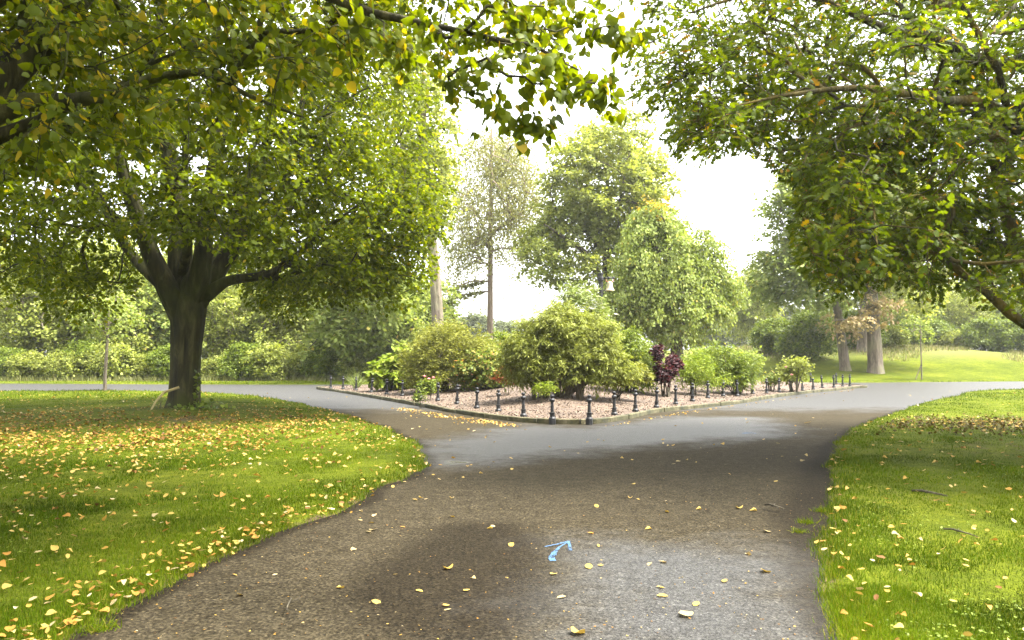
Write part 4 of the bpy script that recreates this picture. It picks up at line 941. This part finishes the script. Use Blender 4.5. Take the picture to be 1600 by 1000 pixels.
def nth(k, of): return ['first', 'second', 'third', 'fourth', 'fifth', 'sixth', 'seventh', 'eighth', 'ninth', 'tenth', 'eleventh', 'twelfth', 'thirteenth', 'fourteenth', 'fifteenth', 'sixteenth', 'seventeenth', 'eighteenth', 'nineteenth'][k]
pb_ = None
back = [(1306, 43.4), (1266, 43.6)]
allb = [(*G(x, y, .14), t) for x, y, t in bl] + [(P(x, 560, d)[0], d, 0) for x, d in back]
for q, (bx, by, t) in enumerate(allb):
    s_ = float(sdist(np.array([bx]), np.array([by]), bed_poly)[0])
    z = float(bed_z(bx, by)) - .01
    if pb_ is None:
        o = empty('bollard', (0, 0, 0)); make_bollard_parts(o); pb_ = o
    else: o = copy_tree(pb_)
    o.location = (bx, by, z); o.rotation_euler = (r.normal(0, .012), t + r.normal(0, .008), 0)
    if q < 13: lb = f'black iron bollard on the left front of the bed, {nth(q, 0)} from the left tip'
    elif q < 32: lb = f'black iron bollard on the right front of the bed, {nth(q - 13, 0)} from the front corner'
    else: lb = ['black iron bollard behind the bed, beside the right tip', 'black iron bollard behind the bed, half hidden by the mound'][q - 32]
    if abs(t) > .05: lb = 'leaning ' + lb
    tag(o, lb, 'bollard', 'iron bollards edging the bed')

# ------------------------------------------------------------------ bell on its post
bd = 31.5; bx = P(939, 500, bd)[0]; bz = float(bed_z(bx, bd)); ztop = P(939, 427, bd)[2] - bz
o = empty('bell_post', (bx, bd, bz), label='black iron post carrying the bell, rising from the middle of the bed', cat='post')
mb = MB(); mb.lathe([(.17, -.1), (.17, .5), (.13, .6), (.1, .7), (.088, ztop - .3)], 12); mb.build('post', M['iron'], o)
mb = MB(); mb.lathe([(.088, ztop - .32), (.115, ztop - .29), (.115, ztop - .17), (.09, ztop - .15), (.09, ztop - .05), (.112, ztop - .04), (.112, ztop), (.05, ztop + .02)], 14); mb.build('capital', M['iron'], o)
mb = MB(); za = ztop - .2
mb.tube([(.1, 0, za), (.32, 0, za + .01), (.56, 0, za)], [.03, .025, .02], 8); mb.tube([(.1, 0, za - .28), (.2, 0, za - .22), (.3, 0, za - .04)], [.014, .014, .014], 6)
mb.lathe([(.0, -.05), (.04, -.03), (.045, 0), (.04, .03), (0, .05)], 10, (.32, 0, za + .02)); mb.lathe([(.0, -.05), (.04, -.03), (.045, 0), (.04, .03), (0, .05)], 10, (.5, 0, za + .02)); mb.build('bracket', M['iron'], o, True)
o2 = empty('bell', (bx + .36, bd, bz + za - .04), label='bronze bell hanging from the bracket of the black post', cat='bell')
mb = MB(); mb.lathe([(.03, -.09), (.085, -.11), (.105, -.14), (.11, -.24), (.125, -.33), (.155, -.40), (.19, -.445), (.19, -.455), (.165, -.44), (.1, -.3), (.02, -.14)], 20); mb.build('bell_body', M['bellm'], o2, True)
mb = MB(); mb.lathe([(.012, -.2), (.012, -.44), (.03, -.46), (.03, -.49), (.01, -.51)], 8); mb.build('clapper', M['iron'], o2)
mb = MB(); mb.tube([(-.17, 0, .0), (-.13, 0, -.08), (0, 0, -.10), (.13, 0, -.08), (.17, 0, .0)], [.018, .022, .028, .022, .018], 8); mb.tube([(-.15, 0, .04), (-.15, 0, -.05)], [.012, .012], 6); mb.tube([(.15, 0, .04), (.15, 0, -.05)], [.012, .012], 6); mb.build('yoke', M['rust'], o2)

# ------------------------------------------------------------------ painted arrow and mark on the asphalt
def ribbon(pts, wd, z=.009):
    pts = smooth_line([G(x, y) for x, y in pts], .02); n = len(pts); w_ = np.interp(np.linspace(0, 1, n), np.linspace(0, 1, len(wd)), wd)
    t = unit(np.gradient(pts, axis=0)); nn = np.stack([-t[:, 1], t[:, 0]], 1); rr_ = np.random.default_rng(n); j1 = rr_.normal(0, .003, n)
    a = pts + nn * (w_ / 2 + j1)[:, None]; b_ = pts - nn * (w_ / 2 - j1)[:, None]
    V = np.concatenate([np.column_stack([a, np.full(n, z)]), np.column_stack([b_, np.full(n, z)])])
    return V, [(i_, i_ + 1, n + i_ + 1, n + i_) for i_ in range(n - 1)]
mb = MB(); mb.add(*ribbon([(865, 878), (862, 873), (867, 864), (876, 855), (888, 848.5)], [.05, .05, .03, .02, .02])); mb.add(*ribbon([(851, 855.6), (870, 852), (889, 847)], [.022, .022, .03], .0095)); mb.add(*ribbon([(888, 847), (890, 852), (891, 862)], [.03, .025, .03], .010))
tag(mb.build('painted_arrow', M['paint']), 'blue sprayed arrow pointing up right on the asphalt path', 'marking')
mb = MB(); mb.add(*ribbon([(1160, 678), (1170, 677), (1182, 678)], [.05, .16, .04])); tag(mb.build('paint_mark', M['paint']), 'short faint blue paint smear on the path right of the bed corner', 'marking')

# ------------------------------------------------------------------ grass blades
r = np.random.default_rng(101)
def lawn_pts(n, y0, y1, pw=2.0, wide=.74):
    u = r.random(n); y = (y0 ** (1 - pw) + u * (y1 ** (1 - pw) - y0 ** (1 - pw))) ** (1 / (1 - pw))
    x = r.uniform(-1, 1, n) * (y * wide + .6); return x, y
VV = []; TT = []; RN = []; nv = 0
for n, y0, y1, hgt, wfac in ((420000, 3.6, 11, .036, 1.0), (260000, 11, 30, .04, 1.0), (60000, 30, 52, .07, 1.0)):
    x, y = lawn_pts(n, y0, y1)
    s = -psd(x, y); k = s > -.03 + r.normal(0, .03, n)
    k &= np.hypot(x + 9.3, y - 22.6) > .6
    for sx, sy, sr, sa in soil_spots:
        k &= ~((np.hypot(x - sx, y - sy) < sr * .9) & (r.random(n) < sa * 1.1 * (vnoise(x * 6, y * 6, 2) > -.1)))
    k &= ~((vnoise(x * 2.1, y * 2.1, 12) + .5 * vnoise(x * 7, y * 7, 13) > .75) & (r.random(n) < .75))
    x, y, s = x[k], y[k], s[k]; m_ = len(x)
    edge = np.exp(-(s / .22) ** 2)
    tall = (vnoise(x * 3, y * 3, 4) * .25 + 1) * r.uniform(.5, 1.3, m_) * hgt * (1 + .7 * edge)
    wdt = np.maximum(.0045, y * .00085) * r.uniform(.7, 1.3, m_)
    lean = rv(r, m_) * [1, 1, 0]; ax = unit(np.array([0, 0, .75]) + lean * r.uniform(.3, 1.9, m_)[:, None])
    z = lawn_z(x, y) - .006
    V, T, per = place(T_blade() if y0 < 10 else (np.array([(0, -.5, 0), (0, .5, 0), (1, 0, .25)]), np.array([(0, 1, 2)])), np.column_stack([x, y, z]), ax, -lean + rv(r, m_) * .3, tall, wdt)
    rn = np.clip(.42 + .24 * vnoise(x * .9, y * .9, 6) + .12 * vnoise(x * 4, y * 4, 16) + r.normal(0, .17, m_), 0, .9); rn = np.where(r.random(m_) < .05 + .12 * edge, r.uniform(.92, 1, m_), rn)
    VV.append(V); TT.append(T + nv); nv += len(V); RN.append(np.repeat(rn, per))
tag(mesh_np('grass', np.concatenate(VV), np.concatenate(TT), M['grass'], rnd=np.concatenate(RN)), 'short lawn grass with yellowed blades at the path edges', 'grass', kind='stuff')
# small tufts growing on the path edge
for a_, b_, sp, cnt, lb in ((155, 985, .12, 130, 'small grass tuft on the asphalt at the bottom left'), (1262, 818, .12, 110, 'straggly grass tuft rooted in the soil on the right path edge'), (1284, 800, .12, 110, 'grass tuft nearest the lawn beside the dark twig'), (1250, 833, .09, 60, 'smallest grass tuft on the right side of the asphalt')):
    g0 = G(a_, b_); o = empty('grass_tuft', (g0[0], g0[1], .004), label=lb, cat='grass tuft')
    P_ = np.column_stack([r.normal(0, sp * .4, cnt), r.normal(0, sp * .3, cnt), np.zeros(cnt)])
    V, T, per = place(T_blade(), P_, unit(np.array([0, 0, .6]) + rv(r, cnt) * [.8, .8, 0]), rv(r, cnt), r.uniform(.03, .08, cnt), .006)
    tag(mesh_np('blades', V, T, M['grass'], o, rnd=np.repeat(r.uniform(.4, 1, cnt), per)), kind='stuff')
n = 16000; x, y = lawn_pts(n, 3.8, 14); s_ = -psd(x, y); k = (s_ > .08) & (vnoise(x * 1.9, y * 1.9, 31) + .4 * vnoise(x * 6, y * 6, 32) > .35); x, y = x[k], y[k]; m_ = len(x)
V, T, per = place(T_hex(), np.column_stack([x, y, lawn_z(x, y) + r.uniform(.008, .03, m_)]), unit(rv(r, m_) * [1, 1, .3]), unit(np.array([0, 0, 1.]) + rv(r, m_) * .5), r.uniform(.012, .03, m_))
tag(mesh_np('clover', V, T, M['green'], rnd=np.repeat(r.uniform(.1, .8, m_), per)), 'patches of small leaved clover and weeds in the near lawns', 'clover', kind='stuff')
# long straw grass on the right slope
n = 20000; x = r.uniform(14, 62, n); y = r.uniform(56, 80, n); h_ = terrain(x, y); k = (h_ > 1.5 + .6 * vnoise(x * .5, y * .3, 9)); x, y, h_ = x[k], y[k], h_[k]; m_ = len(x)
V, T, per = place((np.array([(0, -.5, 0), (0, .5, 0), (1, 0, .25)]), np.array([(0, 1, 2)])), np.column_stack([x, y, h_]), unit(np.array([0, 0, 1.]) + rv(r, m_) * .4), rv(r, m_), r.uniform(.12, .5, m_), .08)
tag(mesh_np('long_grass', V, T, M['straw'], rnd=np.repeat(r.uniform(0, 1, m_), per)), 'long dry straw coloured grass on the right slope', 'grass', kind='stuff')
n = 6000; x = r.uniform(-36, 0, n); y = r.uniform(50.5, 53, n)
V, T, per = place((np.array([(0, -.5, 0), (0, .5, 0), (1, 0, .25)]), np.array([(0, 1, 2)])), np.column_stack([x, y, terrain(x, y)]), unit(np.array([0, 0, 1.]) + rv(r, n) * .5), rv(r, n), r.uniform(.1, .5, n), .07)
tag(mesh_np('rough_grass', V, T, M['straw'], rnd=np.repeat(r.uniform(0, .6, n), per)), 'rough grass along the foot of the left tree belt', 'grass', kind='stuff')

# wood chips
n = 95000; x = r.uniform(-10, 19, n); y = 18 + 26 * r.random(n) ** 1.5; k = sdist(x, y, bed_poly) > .05; x, y = x[k], y[k]; m_ = len(x)
V, T, per = place((np.array([(0, -.2, 0), (0, .2, 0), (1, .15, .05), (1, -.15, .05)]), np.array([(0, 1, 2), (0, 2, 3)])), np.column_stack([x, y, bed_z(x, y) + r.uniform(.0, .02, m_)]),
                  unit(rv(r, m_) * [1, 1, .45]), unit(np.array([0, 0, 1.]) + rv(r, m_) * .7), r.uniform(.02, .07, m_))
tag(mesh_np('wood_chips', V, T, M['chip'], rnd=np.repeat(r.uniform(0, 1, m_), per)), 'pinkish brown wood chip mulch covering the bed', 'mulch', kind='stuff')

# ------------------------------------------------------------------ fallen leaves
r = np.random.default_rng(303)
def fallen_tpl(seed):
    q = np.random.default_rng(seed); V, T = (T_heart() if seed % 3 else T_hex()); V = V.copy(); a = q.uniform(-.3, .3)
    V[:, 2] = V[:, 1] ** 2 * q.uniform(.5, 2.0) + V[:, 0] ** 2 * q.uniform(-.1, .35) + a * V[:, 0] * V[:, 1]; V[:, 0] -= .5
    V[:, 2] -= V[:, 2].min() - .02; return V, T
def scatter_lawn():
    n = 60000
    x, y = lawn_pts(n, 4.2, 36, 1.3, .72); s = -psd(x, y)
    dens = np.zeros(n)
    L_ = x < -.5
    dens += L_ * (3.6 * np.exp(-((x + 10) / 4.5) ** 2 - ((y - 18) / 3.6) ** 2) + .35 * np.exp(-((x + 7) / 4) ** 2 - ((y - 17) / 6) ** 2) + .10 * (y > 20) + .035)
    dens += L_ * .35 * np.exp(-((s) / .35) ** 2) * (y < 9)
    Rt = x > 1
    dens += Rt * (.022 + .55 * np.exp(-((x - 11.5) / 2.6) ** 2 - ((y - 18.3) / 1.7) ** 2) + .05 * np.exp(-(s / .3) ** 2) + .05 * np.exp(-((x - 7) / 3) ** 2 - ((y - 13) / 3) ** 2))
    k = (s > 0) & (r.random(n) < dens * .8); return x[k], y[k]
x, y = scatter_lawn(); z = lawn_z(x, y) + .03 + r.uniform(0, .015, len(x)); kind_ = np.where((x > 1) & (y > 15.5), 1, 0)
# on the path: the ones you can see singly, then random ones
seen = [(770, 824, .085), (799, 853, .10), (588, 943, .085), (700, 890, .10), (697, 948, .07), (700, 955, .06), (920, 888, .11), (938, 885, .06), (905, 992, .11), (877, 935, .08), (1070, 963, .12), (1042, 801, .08), (1155, 795, .10), (1198, 832, .09), (1132, 910, .08),
        (1195, 895, .10), (1088, 946, .08), (1035, 933, .09), (1035, 880, .07), (865, 899, .06), (576, 832, .09), (580, 818, .07), (563, 814, .06), (272, 897, .09), (1262, 662, .25), (1165, 648, .1), (903, 709, .08), (1060, 722, .08), (655, 925, .07), (765, 827, .06), (1255, 721, .09), (1216, 694, .1), (375, 932, .09), (740, 905, .05), (1170, 868, .06)]
sx = np.array([G(a, b_)[0] for a, b_, _ in seen]); sy = np.array([G(a, b_)[1] for a, b_, _ in seen]); ssz = np.array([c_ for *_, c_ in seen])
n = 900; xx, yy = lawn_pts(n, 5, 38, 1.2, .6); s = psd(xx, yy); k = (s > 0.05) & (sdist(xx, yy, bed_poly) < -.1) & (r.random(n) < np.where(xx < 0, .75, .25) * sstep(5, 14, yy) + .1)
xx, yy = xx[k], yy[k]
# drift along the left kerb
t_ = r.uniform(0, 1, 330); kp = np.array(gp([(640, 637), (700, 648), (760, 656), (810, 663)])); tt = t_ * 3; i0 = np.minimum(tt.astype(int), 2); fr = (tt - i0)[:, None]
dp = kp[i0] * (1 - fr) + kp[i0 + 1] * fr + np.column_stack([-np.abs(r.normal(0, .35, 330)), -np.abs(r.normal(0, .40, 330)) - .06])
# along the right kerb and bottom left edge
t_ = r.uniform(0, 1, 110); kp = np.array(gp([(940, 666), (1060, 645), (1200, 627), (1330, 609)])); tt = t_ * 3; i0 = np.minimum(tt.astype(int), 2); fr = (tt - i0)[:, None]
dq = kp[i0] * (1 - fr) + kp[i0 + 1] * fr + np.column_stack([np.abs(r.normal(0, .15, 110)), -np.abs(r.normal(0, .15, 110)) - .03])
ei = r.integers(0, len(LE), 400); ev = LE[ei]; ev = ev[(ev[:, 1] > 4.3) & (ev[:, 1] < 13)] ; ev = ev + r.normal(0, .09, ev.shape)
PX = np.concatenate([sx, xx, dp[:, 0], dq[:, 0], ev[:, 0]]); PY = np.concatenate([sy, yy, dp[:, 1], dq[:, 1], ev[:, 1]])
PZ = np.where(psd(PX, PY) > 0, .006, lawn_z(PX, PY) + .02)
sizes = np.concatenate([ssz, r.uniform(.04, .09, len(PX) - len(ssz))])
kd_ = np.concatenate([np.full(len(ssz), 2), np.full(len(xx), 2), np.full(len(dp), 3), np.full(len(dq), 3), np.full(len(ev), 4)])
AX = np.concatenate([x, PX]); AY = np.concatenate([y, PY]); AZ = np.concatenate([z, PZ]); AS = np.concatenate([r.uniform(.04, .085, len(x)), sizes * .85]); AK = np.concatenate([np.where(kind_ == 1, 5, np.where(x > 1, 1, 0)), kd_])
brown = (AX < -3) & (AY > 13) & (AY < 21)
AR = np.clip(r.normal(.62, .2, len(AX)) - .34 * brown * (r.random(len(AX)) < .85), 0, 1); AR[AK == 2] = np.clip(r.normal(.78, .13, (AK == 2).sum()), .3, 1)
AS = np.where((AK == 0) | (AK == 4) | (AK == 1), AS * np.interp(AY, [4, 12], [.68, 1.0]), AS)
score = AS / np.hypot(AX, AY); score[:len(x)] *= 1.0
px, py, _ = proj(np.stack([AX, AY, AZ], 1)); inside = (px > 0) & (px < 1600) & (py < 1000)
score = np.where(inside, score, 0); score[len(x):len(x) + len(ssz)] += 1
order = np.argsort(-score); top = order[:300]; rest = order[300:]
meshes = {}
lcol = [((0, .35), 'brown', (.14, .065, .02)), ((.35, .6), 'orange', (.28, .14, .025)), ((.6, .85), 'yellow', (.33, .235, .055)), ((.85, 1.01), 'pale cream', (.30, .235, .115))]
surf = {0: 'on the left lawn', 1: 'on the right lawn', 2: 'on the open asphalt', 3: 'against the kerb of the bed', 4: 'on the ragged edge of the left lawn', 5: 'in the brown drift on the right lawn'}
fl_m = {}
for nm_, cc_ in [(a[1], a[2]) for a in lcol]:
    m = leaf_mat('fallen_leaf_' + nm_.replace(' ', '_'), [(0, tuple(v_ * .8 for v_ in cc_)), (1, cc_)], .2, .6, (1.1, 1, .7), .4, 30); fl_m[nm_] = m
for q in top:
    nm_ = [a[1] for a in lcol if a[0][0] <= AR[q] < a[0][1]][0]; vi = int(r.integers(4)); key = (nm_, vi)
    if key not in meshes:
        V, T = fallen_tpl(vi); o = mesh_np('fallen_leaf', V, T, fl_m[nm_], rnd=np.full(len(T), .6), smooth=True); meshes[key] = o.data
    else:
        o = bpy.data.objects.new('fallen_leaf', meshes[key]); COL.objects.link(o)
    s_ = float(AS[q]) * 1.0; o.scale = (s_, s_, s_ * .8); o.location = (AX[q], AY[q], AZ[q])
    o.rotation_euler = (r.normal(0, .16 if AK[q] in (2, 3) else .3), r.normal(0, .16 if AK[q] in (2, 3) else .3), r.uniform(0, 6.28))
    tag(o, f'{nm_} fallen leaf lying {surf[int(AK[q])]}', 'leaf', f'{nm_} fallen leaves {surf[int(AK[q])]}')
VV = []; TT = []; RN = []; nv = 0
for vi in range(4):
    k = rest[vi::4]; m_ = len(k)
    V, T, per = place(fallen_tpl(vi), np.column_stack([AX[k], AY[k], AZ[k]]), unit(rv(r, m_) * [1, 1, .25]), unit(np.array([0, 0, 1.]) + rv(r, m_) * .35), AS[k])
    VV.append(V); TT.append(T + nv); nv += len(V); RN.append(np.repeat(AR[k], per))
tag(mesh_np('leaf_litter', np.concatenate(VV), np.concatenate(TT), M['litter'], rnd=np.concatenate(RN)), 'scattered yellow and orange fallen leaves on lawns and path', 'leaf litter', kind='stuff')
# brown drift under the oak
n = 2400; x = r.normal(11.6, 2.6, n); y = r.normal(18.2, 1.2, n); k = -psd(x, y) > .5; x, y = x[k], y[k]; m_ = len(x)
V, T, per = place(fallen_tpl(1), np.column_stack([x, y, lawn_z(x, y) + r.uniform(.02, .04, m_)]), unit(rv(r, m_) * [1, 1, .4]), unit(np.array([0, 0, 1.]) + rv(r, m_) * .6), r.uniform(.04, .085, m_))
tag(mesh_np('brown_leaf_drift', V, T, M['brownlit'], rnd=np.repeat(r.uniform(0, 1, m_), per)), 'drift of dull brown leaves on the right lawn', 'leaf litter', kind='stuff')
# grit, seeds and leaf crumbs on the asphalt
n = 5200; x, y = lawn_pts(n, 4.2, 26, 1.6, .6); s = psd(x, y); k = (s > .02) & (sdist(x, y, bed_poly) < -.1) & (r.random(n) < .35 + .65 * np.exp(-(s / .4) ** 2)); x, y = x[k], y[k]; m_ = len(x)
V, T, per = place(T_hex(), np.column_stack([x, y, np.full(m_, .0085)]), rv(r, m_) * [1, 1, .1], unit(np.array([0, 0, 1.]) + rv(r, m_) * .25), r.uniform(.006, .02, m_))
tag(mesh_np('path_debris', V, T, M['litter'], rnd=np.repeat(r.uniform(0, 1, m_) ** 1.5, per)), 'small crumbs of leaf and grit strewn over the asphalt', 'debris', kind='stuff')
# twigs lying on the right lawn
def twig(px1, py1, px2, py2, rd, lb):
    a = np.array([*G(px1, py1), .055]); b_ = np.array([*G(px2, py2), .05]); c_ = (a + b_) / 2; mb = MB()
    mb.tube([a - c_, (a - c_) * .4 + [0, .02, .015], (b_ - c_) * .5 + [0, -.015, .01], b_ - c_], [rd, rd * 1.1, rd * .8, rd * .5], 6)
    mb.tube([(a - c_) * .2, (a - c_) * .2 + [.05, .06, .02]], [rd * .5, rd * .3], 5)
    o = mb.build('twig', M['bark_dark'], None, True); o.location = c_; tag(o, lb, 'twig')
twig(1425, 774, 1480, 782, .014, 'dark bare stick lying across the right lawn')
twig(1475, 836, 1528, 848, .008, 'thinner stick lying nearer on the right lawn')
twig(455, 949, 448, 966, .005, 'tiny twig on the asphalt near the bottom left edge')
twig(1195, 797, 1225, 803, .01, 'dark twig on the soil beside the right path edge')

# ------------------------------------------------------------------ haze
mb = MB(); mb.box((0, 300, 22), (1480, 1260, 50)); 
m = bpy.data.materials.new('haze'); m.use_nodes = True; nt = m.node_tree; nt.nodes.remove(nt.nodes['Principled BSDF'])
pv = nt.nodes.new('ShaderNodeVolumePrincipled'); pv.inputs['Color'].default_value = (.95, .96, .95, 1); pv.inputs['Density'].default_value = .00032; pv.inputs['Anisotropy'].default_value = .3
nt.links.new(pv.outputs[0], nt.nodes['Material Output'].inputs['Volume'])
tag(mb.build('haze', m), 'thin pale mist in the air over the park', 'haze', kind='stuff')
